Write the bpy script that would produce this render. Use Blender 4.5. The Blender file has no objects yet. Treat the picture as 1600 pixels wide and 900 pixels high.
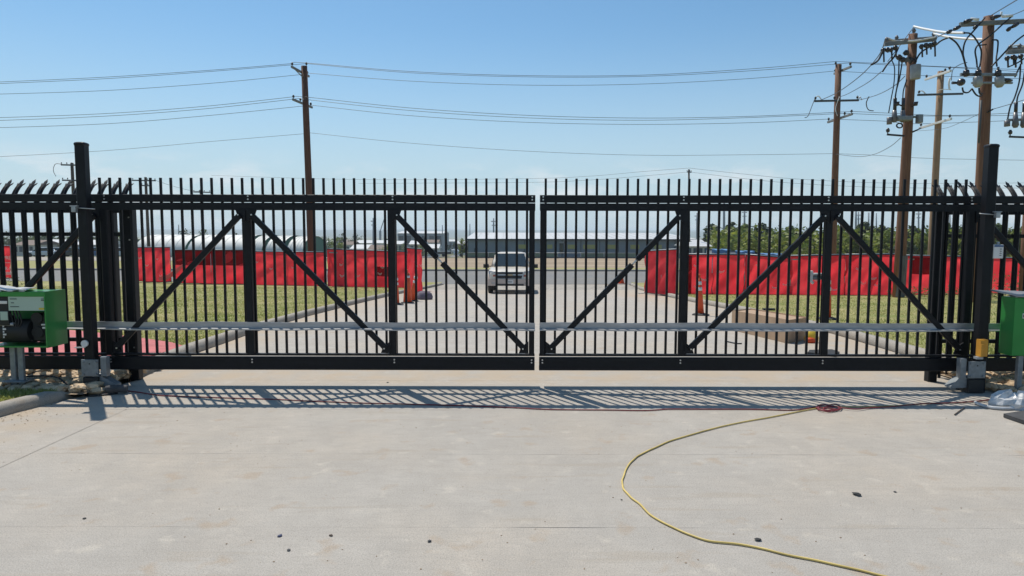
import bpy, math, random
import numpy as np
from mathutils import Vector, Matrix, noise as mnoise
R = math.radians
SC = bpy.context.scene
COL = SC.collection
rng = random.Random(7)

# ------------------------------------------------------------------ camera
F_PX, HZ, CAM_Z = 1080.0, 362.0, 1.7            # focal length and eye level in photo pixels (1600 wide), eye height in metres
TH = math.atan((450 - HZ) / F_PX)
cam_d = bpy.data.cameras.new('camera'); cam = bpy.data.objects.new('camera', cam_d); COL.objects.link(cam)
cam_d.sensor_width = 36; cam_d.lens = 36 * F_PX / 1600; cam_d.clip_start = .05; cam_d.clip_end = 40000
cam.location = (0, 0, CAM_Z); cam.rotation_euler = (R(90) - TH, 0, R(0)); 
cam.rotation_euler.rotate_axis('Z', R(0.12))
SC.camera = cam
# ------------------------------------------------------------------ sky, sun, exposure
SUN_EL, SUN_AZ = R(62), R(-33)                   # azimuth from +Y (view direction), negative = left
w = bpy.data.worlds.new('World'); SC.world = w; w.use_nodes = True
nt = w.node_tree; bg = nt.nodes['Background']
sky = nt.nodes.new('ShaderNodeTexSky'); sky.sky_type = 'NISHITA'; sky.sun_disc = False
sky.sun_elevation = SUN_EL; sky.sun_rotation = SUN_AZ; sky.altitude = 250; sky.air_density = 1.0; sky.dust_density = 0.7; sky.ozone_density = 2.2
bg.inputs[1].default_value = 0.115
def wn(t, **k):
    n = nt.nodes.new(t)
    for a, b in k.items(): setattr(n, a, b)
    return n
tc = wn('ShaderNodeTexCoord'); sx = wn('ShaderNodeSeparateXYZ'); nt.links.new(tc.outputs['Generated'], sx.inputs[0])
tint = wn('ShaderNodeMix', data_type='RGBA', blend_type='MULTIPLY'); tint.inputs[0].default_value = 1; tint.inputs[7].default_value = (.72, .985, 1.05, 1); nt.links.new(sky.outputs[0], tint.inputs[6])
el = wn('ShaderNodeMapRange', interpolation_type='SMOOTHSTEP'); el.inputs[1].default_value = -.02; el.inputs[2].default_value = .30; el.inputs[3].default_value = .88; el.inputs[4].default_value = 0; nt.links.new(sx.outputs[2], el.inputs[0])
pale = wn('ShaderNodeMix', data_type='RGBA'); pale.inputs[7].default_value = (4.75, 5.8, 6.6, 1); nt.links.new(el.outputs[0], pale.inputs[0]); nt.links.new(tint.outputs[2], pale.inputs[6])
mp = wn('ShaderNodeMapping'); mp.inputs['Scale'].default_value = (1, 1, 3.2); nt.links.new(tc.outputs['Generated'], mp.inputs[0])
cn = wn('ShaderNodeTexNoise'); cn.inputs['Scale'].default_value = 9; cn.inputs['Detail'].default_value = 7; cn.inputs['Roughness'].default_value = .6; nt.links.new(mp.outputs[0], cn.inputs[0])
cr = wn('ShaderNodeMapRange'); cr.inputs[1].default_value = .5; cr.inputs[2].default_value = .68; cr.inputs[3].default_value = 0; cr.inputs[4].default_value = .65; nt.links.new(cn.outputs[0], cr.inputs[0])
cb = wn('ShaderNodeMapRange', interpolation_type='SMOOTHSTEP'); cb.inputs[1].default_value = .115; cb.inputs[2].default_value = .06; cb.inputs[3].default_value = 0; cb.inputs[4].default_value = 1; nt.links.new(sx.outputs[2], cb.inputs[0])
cm = wn('ShaderNodeMath', operation='MULTIPLY'); nt.links.new(cr.outputs[0], cm.inputs[0]); nt.links.new(cb.outputs[0], cm.inputs[1])
cl_ = wn('ShaderNodeMix', data_type='RGBA'); cl_.inputs[7].default_value = (7.2, 7.5, 7.8, 1); nt.links.new(cm.outputs[0], cl_.inputs[0]); nt.links.new(pale.outputs[2], cl_.inputs[6])
nt.links.new(cl_.outputs[2], bg.inputs[0])
sd = bpy.data.lights.new('sun', 'SUN'); so = bpy.data.objects.new('sun', sd); COL.objects.link(so)
sd.energy = 4.4; sd.angle = R(.5); sd.color = (1, .94, .85)
SV = Vector((math.sin(SUN_AZ) * math.cos(SUN_EL), math.cos(SUN_AZ) * math.cos(SUN_EL), math.sin(SUN_EL)))
so.rotation_euler = SV.to_track_quat('Z', 'Y').to_euler(); so.location = (-20, 30, 40)
SC.view_settings.view_transform = 'Standard'; SC.view_settings.look = 'None'
SC.view_settings.exposure = 0.0; SC.view_settings.gamma = 1.0; SC.view_settings.use_curve_mapping = False
SC.cycles.max_bounces = 6; SC.cycles.transparent_max_bounces = 12; SC.cycles.volume_bounces = 1

# ------------------------------------------------------------------ helpers
def at(px, py, Y):
    "world point at depth Y that the photo shows at pixel (px, py)"
    dx = (px - 800) / F_PX; dy = -(py - 450) / F_PX
    c, s = math.cos(TH), math.sin(TH)
    b = c + dy * s; t = Y / b
    return Vector((dx * t, Y, CAM_Z + (-s + dy * c) * t))
GP = [(-400, 0), (8.2, 0), (36, -1.28), (40, -1.4), (56, -1.45), (84, -1.52), (130, -3.2), (190, -5.2), (300, -9.5), (900, -22), (3000, -30), (12000, -30)]
def gz(y):
    for (a, za), (b, zb) in zip(GP, GP[1:]):
        if y <= b: return za + (zb - za) * (y - a) / (b - a)
    return GP[-1][1]
def lerp_pts(pts, y):
    if y <= pts[0][1]: return pts[0][0]
    for (xa, a), (xb, b) in zip(pts, pts[1:]):
        if y <= b: return xa + (xb - xa) * (y - a) / (b - a)
    return pts[-1][0]
ORG = {}
def tag(o, label=None, cat=None, group=None, kind=None):
    if label: o['label'] = label
    if cat: o['category'] = cat
    if group: o['group'] = group
    if kind: o['kind'] = kind
    return o
def link(o, parent=None):
    COL.objects.link(o)
    if parent is not None: o.parent = parent
    return o
def empty(name, loc, label, cat, group=None, rz=0):
    o = bpy.data.objects.new(name, None); o.location = loc; o.rotation_euler = (0, 0, rz); o.empty_display_size = .1
    link(o); ORG[o.name] = Vector(loc)
    return tag(o, label, cat, group)
def copy_tree(o, parent=None):
    c = o.copy(); link(c, parent); ORG[c.name] = ORG.get(o.name, Vector())
    for ch in [x for x in KIDS.get(o.name, [])]: 
        k = copy_tree(ch, c); KIDS.setdefault(c.name, []).append(k)
    return c
KIDS = {}
class MB:
    def __init__(s): s.v = []; s.f = []; s.sm = []
    def add(s, vs, fs, smooth=False):
        n = len(s.v); s.v += [tuple(p) for p in vs]; s.f += [tuple(i + n for i in f) for f in fs]; s.sm += [smooth] * len(fs); return s
    def bar(s, p0, p1, w, h, ch=None, up=(0, 0, 1)):
        "bar with chamfered rectangular section w (sideways) x h (along up) from p0 to p1"
        p0 = Vector(p0); p1 = Vector(p1); d = (p1 - p0).normalized(); u = Vector(up)
        if abs(d.dot(u)) > .99: u = Vector((0, 1, 0))
        sx = d.cross(u).normalized(); u = sx.cross(d).normalized()
        c = min(w, h) * .12 if ch is None else ch
        a, b = w / 2, h / 2
        if c > 0: q = [(-a + c, -b), (a - c, -b), (a, -b + c), (a, b - c), (a - c, b), (-a + c, b), (-a, b - c), (-a, -b + c)]
        else: q = [(-a, -b), (a, -b), (a, b), (-a, b)]
        n = len(q); vs = [p + sx * i + u * j for p in (p0, p1) for i, j in q]
        fs = [(n + i, n + (i + 1) % n, (i + 1) % n, i) for i in range(n)] + [tuple(range(n)), tuple(range(2 * n - 1, n - 1, -1))]
        return s.add(vs, fs)
    def box(s, x0, x1, y0, y1, z0, z1, ch=0):
        return s.bar((x0, (y0 + y1) / 2, (z0 + z1) / 2), (x1, (y0 + y1) / 2, (z0 + z1) / 2), abs(y1 - y0), abs(z1 - z0), ch)
    def tube(s, path, r, n=8, caps=True, smooth=True):
        P = [Vector(p) for p in path]; rr = r if hasattr(r, '__len__') else [r] * len(P)
        vs = []; prev = None
        for i, p in enumerate(P):
            d = (P[min(i + 1, len(P) - 1)] - P[max(i - 1, 0)]).normalized()
            u = prev if prev is not None else (Vector((0, 0, 1)) if abs(d.z) < .9 else Vector((1, 0, 0)))
            sx = d.cross(u)
            if sx.length < 1e-4: sx = d.cross(Vector((0, 1, 0)))
            sx.normalize(); u2 = sx.cross(d).normalized(); prev = u2
            for k in range(n):
                a = 2 * math.pi * k / n; vs.append(p + (sx * math.cos(a) + u2 * math.sin(a)) * rr[i])
        fs = [((i + 1) * n + k, (i + 1) * n + (k + 1) % n, i * n + (k + 1) % n, i * n + k) for i in range(len(P) - 1) for k in range(n)]
        s.add(vs, fs, smooth)
        if caps:
            m = len(s.v) - len(vs)
            s.f += [tuple(m + k for k in range(n)), tuple(m + (len(P) - 1) * n + k for k in range(n - 1, -1, -1))]; s.sm += [False, False]
        return s
    def prism(s, poly, ext):
        "polygon (list of 3D points) extruded by vector ext"
        n = len(poly); e = Vector(ext); vs = [Vector(p) for p in poly] + [Vector(p) + e for p in poly]
        return s.add(vs, [tuple(range(n)), tuple(range(2 * n - 1, n - 1, -1))] + [((i + 1) % n, i, n + i, n + (i + 1) % n) for i in range(n)])
    def loft(s, rings, smooth=True, caps=True):
        n = len(rings[0]); vs = [p for r in rings for p in r]
        fs = [(i * n + k, i * n + (k + 1) % n, (i + 1) * n + (k + 1) % n, (i + 1) * n + k) for i in range(len(rings) - 1) for k in range(n)]
        s.add(vs, fs, smooth)
        if caps:
            m = len(s.v) - len(vs); s.f += [tuple(m + k for k in range(n - 1, -1, -1)), tuple(m + (len(rings) - 1) * n + k for k in range(n))]; s.sm += [False, False]
        return s
    def rock(s, c, r, rg, sq=.6):
        t = (1 + 5 ** .5) / 2
        V = [(-1, t, 0), (1, t, 0), (-1, -t, 0), (1, -t, 0), (0, -1, t), (0, 1, t), (0, -1, -t), (0, 1, -t), (t, 0, -1), (t, 0, 1), (-t, 0, -1), (-t, 0, 1)]
        T = [(0, 11, 5), (0, 5, 1), (0, 1, 7), (0, 7, 10), (0, 10, 11), (1, 5, 9), (5, 11, 4), (11, 10, 2), (10, 7, 6), (7, 1, 8), (3, 9, 4), (3, 4, 2), (3, 2, 6), (3, 6, 8), (3, 8, 9), (4, 9, 5), (2, 4, 11), (6, 2, 10), (8, 6, 7), (9, 8, 1)]
        a = rg.uniform(0, 6.28); ca, sa = math.cos(a), math.sin(a); ex = rg.uniform(.8, 1.5)
        vs = []
        for p in V:
            k = r / 1.9 * rg.uniform(.75, 1.15); x, y, z = p[0] * k * ex, p[1] * k, p[2] * k * sq
            vs.append((c[0] + x * ca - y * sa, c[1] + x * sa + y * ca, c[2] + z))
        return s.add(vs, T)
    def mesh(s, name, off=(0, 0, 0)):
        me = bpy.data.meshes.new(name); o = Vector(off)
        me.from_pydata([(p[0] - o.x, p[1] - o.y, p[2] - o.z) for p in s.v], [], s.f)
        if any(s.sm): me.polygons.foreach_set('use_smooth', s.sm)
        me.update(); return me
    def build(s, name, m, parent=None, label=None, origin=None):
        off = Vector(origin) if origin is not None else Vector()
        if parent is not None: off = ORG.get(parent.name, Vector())
        me = s.mesh(name, off); me.materials.append(m)
        o = bpy.data.objects.new(name, me); link(o, parent)
        ORG[o.name] = off
        if parent is not None: KIDS.setdefault(parent.name, []).append(o)
        elif origin is not None: o.location = off
        if label: o['label'] = label
        return o
def inst(name, me, parent, loc, rot=(0, 0, 0), label=None):
    o = bpy.data.objects.new(name, me); link(o, parent)
    off = ORG.get(parent.name, Vector()) if parent is not None else Vector()
    o.location = Vector(loc) - off; o.rotation_euler = rot; ORG[o.name] = Vector(loc)
    if parent is not None: KIDS.setdefault(parent.name, []).append(o)
    if label: o['label'] = label
    return o
def smooth_path(pts, k=8):
    P = [Vector(p) for p in pts]; out = []
    for i in range(len(P) - 1):
        a, b, c, d = P[max(i - 1, 0)], P[i], P[i + 1], P[min(i + 2, len(P) - 1)]
        for j in range(k):
            t = j / k
            out.append(.5 * ((2 * b) + (c - a) * t + (2 * a - 5 * b + 4 * c - d) * t * t + (3 * b - a - 3 * c + d) * t ** 3))
    return out + [P[-1]]

# ------------------------------------------------------------------ materials
def mat(name, col, rough=.6, metal=0, var=0, scale=6, bump=0, bscale=60, col2=None, spec=.5, island=0, transl=0, coat=0, stretch=None, detail=4):
    m = bpy.data.materials.new(name); m.use_nodes = True; n = m.node_tree; L = n.links
    b = n.nodes['Principled BSDF']; b.inputs['Roughness'].default_value = rough; b.inputs['Metallic'].default_value = metal
    b.inputs['Specular IOR Level'].default_value = spec; b.inputs['Coat Weight'].default_value = coat
    b.inputs['Base Color'].default_value = (*col, 1)
    tc = n.nodes.new('ShaderNodeTexCoord'); src = tc.outputs['Object']
    if stretch:
        mp = n.nodes.new('ShaderNodeMapping'); mp.inputs['Scale'].default_value = stretch; L.new(src, mp.inputs[0]); src = mp.outputs[0]
    cs = None
    if var or col2:
        no = n.nodes.new('ShaderNodeTexNoise'); no.inputs['Scale'].default_value = scale; no.inputs['Detail'].default_value = detail; L.new(src, no.inputs[0])
        rp = n.nodes.new('ShaderNodeValToRGB'); rp.color_ramp.elements[0].position = .32; rp.color_ramp.elements[1].position = .68
        c2 = col2 if col2 else tuple(c * (1 + var) for c in col); c1 = col if col2 else tuple(c * (1 - var) for c in col)
        rp.color_ramp.elements[0].color = (*c1, 1); rp.color_ramp.elements[1].color = (*c2, 1)
        L.new(no.outputs[0], rp.inputs[0]); cs = rp.outputs[0]
    if island:
        g = n.nodes.new('ShaderNodeNewGeometry'); hs = n.nodes.new('ShaderNodeHueSaturation')
        mr = n.nodes.new('ShaderNodeMapRange'); mr.inputs[3].default_value = 1 - island; mr.inputs[4].default_value = 1 + island
        L.new(g.outputs['Random Per Island'], mr.inputs[0]); L.new(mr.outputs[0], hs.inputs['Value'])
        if cs: L.new(cs, hs.inputs['Color'])
        else: hs.inputs['Color'].default_value = (*col, 1)
        cs = hs.outputs[0]
    if cs: L.new(cs, b.inputs['Base Color'])
    if bump:
        nb = n.nodes.new('ShaderNodeTexNoise'); nb.inputs['Scale'].default_value = bscale; nb.inputs['Detail'].default_value = 5; L.new(src, nb.inputs[0])
        bp = n.nodes.new('ShaderNodeBump'); bp.inputs['Strength'].default_value = bump; bp.inputs['Distance'].default_value = .02
        L.new(nb.outputs[0], bp.inputs['Height']); L.new(bp.outputs[0], b.inputs['Normal'])
    if transl:
        t = n.nodes.new('ShaderNodeBsdfTranslucent'); mx = n.nodes.new('ShaderNodeMixShader'); mx.inputs[0].default_value = transl
        if cs: L.new(cs, t.inputs[0])
        else: t.inputs[0].default_value = (*col, 1)
        L.new(b.outputs[0], mx.inputs[1]); L.new(t.outputs[0], mx.inputs[2]); L.new(mx.outputs[0], n.nodes['Material Output'].inputs[0])
    return m
def concrete(name, base, dirt, speck=1.0, silt=False):
    m = mat(name, base, .9, bump=.35, bscale=170, spec=.25); n = m.node_tree; L = n.links; b = n.nodes['Principled BSDF']
    g = n.nodes.new('ShaderNodeNewGeometry'); P = g.outputs['Position']
    def nz(sc, det, lo, hi, a, c):
        no = n.nodes.new('ShaderNodeTexNoise'); no.inputs['Scale'].default_value = sc; no.inputs['Detail'].default_value = det; L.new(P, no.inputs[0])
        mr = n.nodes.new('ShaderNodeMapRange'); mr.inputs[1].default_value = lo; mr.inputs[2].default_value = hi; mr.inputs[3].default_value = a; mr.inputs[4].default_value = c
        L.new(no.outputs[0], mr.inputs[0]); return mr.outputs[0]
    def mixc(f, A, B, mode='MIX'):
        mx = n.nodes.new('ShaderNodeMix'); mx.data_type = 'RGBA'; mx.blend_type = mode
        for sck, val in ((mx.inputs[0], f), (mx.inputs[6], A), (mx.inputs[7], B)):
            if hasattr(val, 'links'): L.new(val, sck)
            else: sck.default_value = val if not isinstance(val, tuple) else (*val, 1)
        return mx.outputs[2]
    T = lambda *k: tuple(min(1, x * y) for x, y in zip(base, k if len(k) == 3 else k * 3))
    c = mixc(nz(.28, 3, .45, .60, 0, .40), base, T(.78, .80, .83))          # worn greyer areas
    c = mixc(nz(.5, 5, .44, .66, 0, .75), c, dirt)                          # broad dusty patches
    c = mixc(nz(2.3, 6, .38, .68, .0, .45), c, T(.74))                       # mottling
    c = mixc(nz(9, 6, .42, .7, .0, .32), c, T(.72))
    c = mixc(nz(5.5, 4, .61, .70, 0, .55), c, T(1.22, 1.2, 1.15))            # pale scuffs
    c = mixc(nz(3.7, 5, .61, .70, 0, .60), c, T(.84, .68, .52))              # small soil smears
    mpn = n.nodes.new('ShaderNodeMapping'); mpn.inputs['Scale'].default_value = (.14, 1, 1); mpn.inputs['Rotation'].default_value = (0, 0, .12); L.new(g.outputs['Position'], mpn.inputs[0]); P = mpn.outputs[0]
    c = mixc(nz(34, 4, .45, .7, 0, .34), c, T(.72))                          # broom streaks across the slab
    c = mixc(nz(7, 5, .60, .68, 0, .45), c, T(.80, .74, .66))                # drag marks
    P = g.outputs['Position']
    c = mixc(nz(110, 3, .47, .64, 0, .60 * speck), c, T(.58))                # grain
    c = mixc(nz(190, 2, .52, .70, 0, .55 * speck), c, T(1.4))
    if silt:                                                                  # silt washed against the kerbs and the gate line
        sp_ = n.nodes.new('ShaderNodeSeparateXYZ'); L.new(g.outputs['Position'], sp_.inputs[0])
        def ramp(src, lo, hi):
            mr = n.nodes.new('ShaderNodeMapRange'); mr.interpolation_type = 'SMOOTHSTEP'; mr.inputs[1].default_value = lo; mr.inputs[2].default_value = hi; L.new(src, mr.inputs[0]); return mr.outputs[0]
        def mul(a, b):
            q = n.nodes.new('ShaderNodeMath'); q.operation = 'MULTIPLY'; L.new(a, q.inputs[0]); L.new(b, q.inputs[1]); return q.outputs[0]
        def mx_(a, b):
            q = n.nodes.new('ShaderNodeMath'); q.operation = 'MAXIMUM'; L.new(a, q.inputs[0]); L.new(b, q.inputs[1]); return q.outputs[0]
        left = ramp(sp_.outputs[0], -3.5, -4.7); line = mul(ramp(sp_.outputs[1], 7.4, 8.0), ramp(sp_.outputs[1], 10.5, 8.4)); rgt = mul(ramp(sp_.outputs[0], 4.2, 5.4), ramp(sp_.outputs[1], 6.3, 7.0))
        k = mul(mx_(mx_(left, line), rgt), nz(2.6, 6, .36, .60, .1, .85)); c = mixc(k, c, (.44, .355, .26))
    L.new(c, b.inputs['Base Color']); return m
M = {}
M['concrete'] = concrete('driveway_concrete', (.45, .414, .364), (.475, .405, .322), 1.0, True)
M['kerb'] = concrete('kerb_concrete', (.39, .355, .305), (.40, .335, .26))
M['road'] = concrete('road_asphalt', (.22, .218, .21), (.25, .23, .20), .6)
M['joint'] = mat('joint_soil', (.22, .195, .16), .95, col2=(.44, .40, .34), scale=5)
M['lawn'] = mat('lawn_soil', (.20, .22, .058), .95, col2=(.36, .305, .13), scale=1.3, bump=.5, bscale=40, detail=8)
M['blade'] = mat('grass_blade', (.22, .275, .05), .6, col2=(.43, .39, .14), scale=.7, island=.3, transl=.5, detail=6)
M['dry'] = mat('dry_ground', (.155, .135, .07), .95, col2=(.11, .125, .045), scale=.03, detail=10)
M['dirt'] = mat('bare_dirt', (.23, .165, .105), .95, col2=(.38, .30, .20), scale=.5, stretch=(.12, 1.5, 1), detail=8, bump=.3, bscale=3)
M['soil'] = mat('gate_soil', (.22, .16, .10), .95, col2=(.32, .24, .16), scale=3, bump=.6, bscale=30)
M['pink'] = mat('red_paving', (.48, .13, .125), .85, var=.16, scale=5, bump=.2)
M['stone'] = mat('river_stone', (.42, .29, .17), .75, col2=(.60, .46, .30), scale=9, island=.4, bump=.3)
M['black'] = mat('black_powder_coat', (.006, .007, .0095), .48, var=.25, scale=14, spec=.28)
M['bolt'] = mat('zinc_bolt', (.62, .62, .60), .35, .8)
M['alu'] = mat('aluminium_rail', (.40, .405, .415), .42, .55, var=.12, scale=7, stretch=(1, 4, 4))
M['galv'] = mat('galvanised_steel', (.40, .42, .43), .5, .5, var=.18, scale=30)
M['plate'] = mat('grey_steel_plate', (.23, .255, .27), .5, .4, var=.15, scale=20)
M['wood'] = mat('pole_timber_brown', (.135, .062, .036), .85, col2=(.215, .11, .062), scale=5, stretch=(5, 5, .35), bump=.5, bscale=9, detail=8)
M['woodred'] = mat('pole_timber_dark', (.085, .036, .022), .85, col2=(.135, .062, .038), scale=5, stretch=(5, 5, .35), bump=.4, bscale=9)
M['woodtan'] = mat('pole_timber_tan', (.27, .165, .095), .85, col2=(.36, .235, .14), scale=5, stretch=(5, 5, .35), bump=.5, bscale=9)
M['armgrey'] = mat('crossarm_grey', (.20, .205, .20), .7, var=.25, scale=6)
M['insul'] = mat('dark_porcelain', (.028, .026, .03), .25)
M['insulg'] = mat('grey_porcelain', (.14, .14, .15), .35)
M['cable'] = mat('black_cable', (.012, .012, .014), .55)
M['wire'] = mat('aluminium_wire', (.09, .095, .105), .5, .3)
M['whitewire'] = mat('white_line_cover', (.80, .80, .78), .4)
M['tank'] = mat('transformer_grey', (.30, .315, .32), .45, .1, var=.15)
def screen_mat(name, c1, c2):
    return mat(name, c1, .7, col2=c2, scale=1.1, transl=.6, bump=.14, bscale=9, spec=.2, detail=6)
M['red'] = screen_mat('red_mesh_screen', (.92, .075, .09), (.74, .03, .045))
M['reddark'] = screen_mat('dark_red_patch', (.20, .008, .016), (.24, .010, .018))
M['redtape'] = mat('pale_red_flap', (.75, .16, .16), .6, transl=.3)
M['hem'] = mat('black_hem', (.015, .012, .014), .8)
M['vent'] = mat('vent_painted_daylight', (.95, .92, .86), .7, transl=.85)  # white colour stands in for daylight at the wind slits
M['orange'] = mat('orange_plastic', (.75, .10, .025), .5, var=.12, scale=8, transl=.15)
M['reflect'] = mat('white_reflective_band', (.66, .66, .64), .4, var=.1, scale=20)
M['rubber'] = mat('black_rubber', (.02, .02, .02), .8)
M['sandbag'] = mat('purple_grey_sandbag', (.14, .115, .145), .9, var=.2, scale=8, bump=.4, bscale=20)
M['green'] = mat('green_operator_paint', (.02, .255, .047), .38, var=.08, scale=4, coat=.2)
M['dark'] = mat('dark_machine_interior', (.012, .014, .015), .6)
M['label'] = mat('pale_instruction_label', (.42, .54, .46), .5)
M['white'] = mat('white_plastic', (.72, .72, .70), .45, var=.04)
M['print'] = mat('dark_print', (.06, .07, .07), .7)
M['yellowprint'] = mat('yellow_sticker', (.62, .50, .05), .5)
M['yellow'] = mat('yellow_cord_jacket', (.60, .45, .14), .5, var=.2, scale=6)
M['redcord'] = mat('dark_red_cord_jacket', (.20, .022, .028), .5, var=.2, scale=10)
M['tape'] = mat('yellow_caution_film', (.80, .60, .06), .4, transl=.25)
M['card'] = mat('brown_cardboard', (.40, .27, .17), .85, var=.07, scale=6)
M['amber'] = mat('amber_housing', (.62, .29, .03), .4, var=.08, scale=12)
M['film'] = mat('clear_plastic_film', (.56, .565, .56), .32, var=.25, scale=10, spec=.8, bump=.6, bscale=15)
M['mat'] = mat('dark_grey_board', (.06, .06, .062), .8, var=.2, scale=12)
M['paint'] = mat('pale_champagne_paint', (.68, .61, .50), .35, 0, coat=.5)
M['glass'] = mat('tinted_glass', (.02, .032, .038), .06, spec=.9)
M['chrome'] = mat('chrome', (.55, .53, .51), .35, .6)
M['grille'] = mat('black_grille', (.012, .012, .013), .5)
M['gold'] = mat('gold_badge', (.40, .32, .19), .35, .5)
M['lamp'] = mat('headlamp_lens', (.40, .37, .36), .12, .2, spec=.8)
M['amberlens'] = mat('orange_marker_lens', (.35, .08, .05), .25)
M['bumper'] = mat('warm_silver_bumper', (.50, .41, .35), .4, 0)
M['carw'] = mat('white_car_paint', (.70, .71, .72), .3, coat=.5)
M['card_k'] = mat('dark_car_paint', (.025, .028, .032), .3, coat=.5)
M['cars'] = mat('silver_car_paint', (.40, .42, .44), .3, .3, coat=.5)
M['carb'] = mat('blue_car_paint', (.05, .12, .26), .3, coat=.5)
M['metalwall'] = mat('grey_blue_metal_wall', (.20, .235, .275), .55, var=.06, scale=.6)
M['metalroof'] = mat('pale_metal_roof', (.55, .55, .54), .5, var=.06, scale=.4, stretch=(4, .3, 1))
M['trim'] = mat('dark_trim', (.06, .07, .08), .6)
M['fibre'] = mat('yellow_wall_light_panel', (.38, .36, .14), .5)
M['hoop'] = mat('white_hoop_cover', (.66, .66, .62), .6, var=.06, scale=.5)
M['hoopend'] = mat('green_hoop_end', (.10, .20, .15), .7, var=.1, scale=.6)
M['leaf'] = mat('tree_leaf', (.06, .10, .018), .55, col2=(.13, .17, .03), scale=.28, island=.4, transl=.35)
M['leafy'] = mat('tree_leaf_bright', (.13, .18, .022), .55, col2=(.25, .27, .04), scale=.3, island=.35, transl=.4)
M['leafd'] = mat('tree_leaf_dark', (.03, .052, .014), .55, col2=(.06, .09, .024), scale=.3, island=.4, transl=.2)
M['bark'] = mat('bark', (.08, .06, .045), .9)
M['weed'] = mat('weed_leaf', (.10, .13, .03), .6, island=.4, transl=.3)
M['greenmesh'] = mat('dull_green_fence_mesh', (.13, .19, .15), .8, var=.15, scale=.4)
M['hill'] = mat('far_wooded_hill', (.055, .075, .05), .95, var=.2, scale=.002)
M['tan'] = mat('tan_wall', (.42, .37, .29), .7); M['cream'] = mat('cream_wall', (.58, .56, .50), .7)
M['greywall'] = mat('grey_wall', (.28, .30, .32), .7); M['bluewall'] = mat('blue_tarpaulin', (.06, .17, .36), .6)
M['brownroof'] = mat('brown_roof', (.16, .11, .085), .8)

# ------------------------------------------------------------------ the setting: ground, drive, kerbs, lawns, road, hills
def strip(name, L, Rr, ys, dz, m, label=None, kind='structure', zf=gz):
    mb = MB(); vs = []
    for y in ys: vs += [(L(y), y, zf(y) + dz), (Rr(y), y, zf(y) + dz)]
    mb.add(vs, [(2 * i, 2 * i + 1, 2 * i + 3, 2 * i + 2) for i in range(len(ys) - 1)])
    o = mb.build(name, m); tag(o, label, None, None, kind); return o
g = strip('ground', lambda y: -12000, lambda y: 12000, [a for a, _ in GP], -.06, M['dry'])
KL = [(-5.6, -4), (-5.3, 3.5), (-4.95, 5.0), (-4.67, 6.18), (-4.61, 6.52), (-4.49, 6.82), (-4.40, 7.1), (-4.3, 7.5), (-4.27, 7.95), (-4.45, 9.0), (-4.63, 10.1), (-4.75, 11.5), (-4.92, 13.1), (-5.08, 17.1), (-5.05, 22.5), (-4.9, 29), (-4.6, 34), (-4.0, 40.4)]
KR = [(6.2, -4), (5.9, 5.5), (5.55, 7.4), (5.5, 8.2), (5.65, 9.5), (5.8, 10.6), (6.1, 13.1), (6.35, 18.2), (6.28, 22.5), (6.25, 27), (6.5, 35), (6.9, 40.4)]
kl = lambda y: lerp_pts(KL, y); kr = lambda y: lerp_pts(KR, y)
drive = strip('driveway', lambda y: kl(y) - .02, lambda y: kr(y) + .02, [-4, 3, 6, 7.2, 8.2, 10, 13, 17, 22, 28, 34, 40.6], -.012, M['joint'])
drive['label'] = 'pale broom-finished concrete driveway running through the gate'
J0, JS = 3.86, 1.315
edges = [J0 + JS * k for k in range(-6, 29)]
edges = [e for e in edges if e < 40] + [40.7]
for a, b in zip(edges, edges[1:]):
    ys = [a + .0022, (a + b) / 2, b - .0022]
    sp = -3.68
    for (l, r) in (((lambda y: kl(y)), (lambda y: min(sp, 99) - .003)), ((lambda y: sp + .003), kr)) if b < 6.6 else ((kl, kr),):
        mb = MB(); vs = []; nn = 90 if b < 9 else 1; em = lambda y, x: .0005 + (.006 * max(0, mnoise.noise((x * 1.6, y, 4)) - .08) + .003 * max(0, mnoise.noise((x * 13, y, 8)) - .1) if b < 9 else .0015)
        for (y, sg, dz) in ((a, 1, -.02), (a, 1, 0), ((a + b) / 2, 0, 0), (b, -1, 0), (b, -1, -.02)):
            for i in range(nn + 1):
                x = l(y) + (r(y) - l(y)) * i / nn; vs.append((x, y + sg * em(round(y, 2), x), gz(y) + dz))
        mb.add(vs, [(q * (nn + 1) + i, q * (nn + 1) + i + 1, (q + 1) * (nn + 1) + i + 1, (q + 1) * (nn + 1) + i) for q in range(4) for i in range(nn)])
        mb.build('concrete_slab', M['concrete'], drive)
def kerb(name, path, side, h=.14, wd=.16):
    "kerb swept along path; side=-1: kerb body lies to the left (-x) of the face line"
    prof = [(0, -.05), (.012, h * .55), (.03, h * .86), (.06, h), (wd - .02, h), (wd, h - .02), (wd, -.05)]
    rings = []
    for i, p in enumerate(path):
        a = path[max(i - 1, 0)]; b = path[min(i + 1, len(path) - 1)]
        d = Vector((b[0] - a[0], b[1] - a[1], 0)).normalized(); nrm = Vector((-d.y, d.x, 0)) * (1 if side < 0 else -1)
        rings.append([Vector((p[0], p[1], p[2])) + nrm * u + Vector((0, 0, v)) for u, v in prof])
    o = MB().loft(rings, True).build(name, M['kerb']); tag(o, None, None, None, 'structure'); return o
def kpath(K, y0, y1, n):
    return [(lerp_pts(K, y0 + (y1 - y0) * i / n), y0 + (y1 - y0) * i / n, gz(y0 + (y1 - y0) * i / n)) for i in range(n + 1)]
kerb('kerb_left_near', kpath(KL, -3, 6.75, 26) + [(-4.52, 6.95, -.04), (-4.52, 7.12, -.12)], -1, h=.105)
kerb('kerb_left', [(-4.3, 8.0, -.1)] + kpath(KL, 8.6, 40.0, 60) + [(-4.5, 40.7, -1.41), (-5.4, 41.0, -1.41)] + [(-x, 41.05, gz(41)) for x in (6, 8, 20, 60, 200)], -1)
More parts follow.
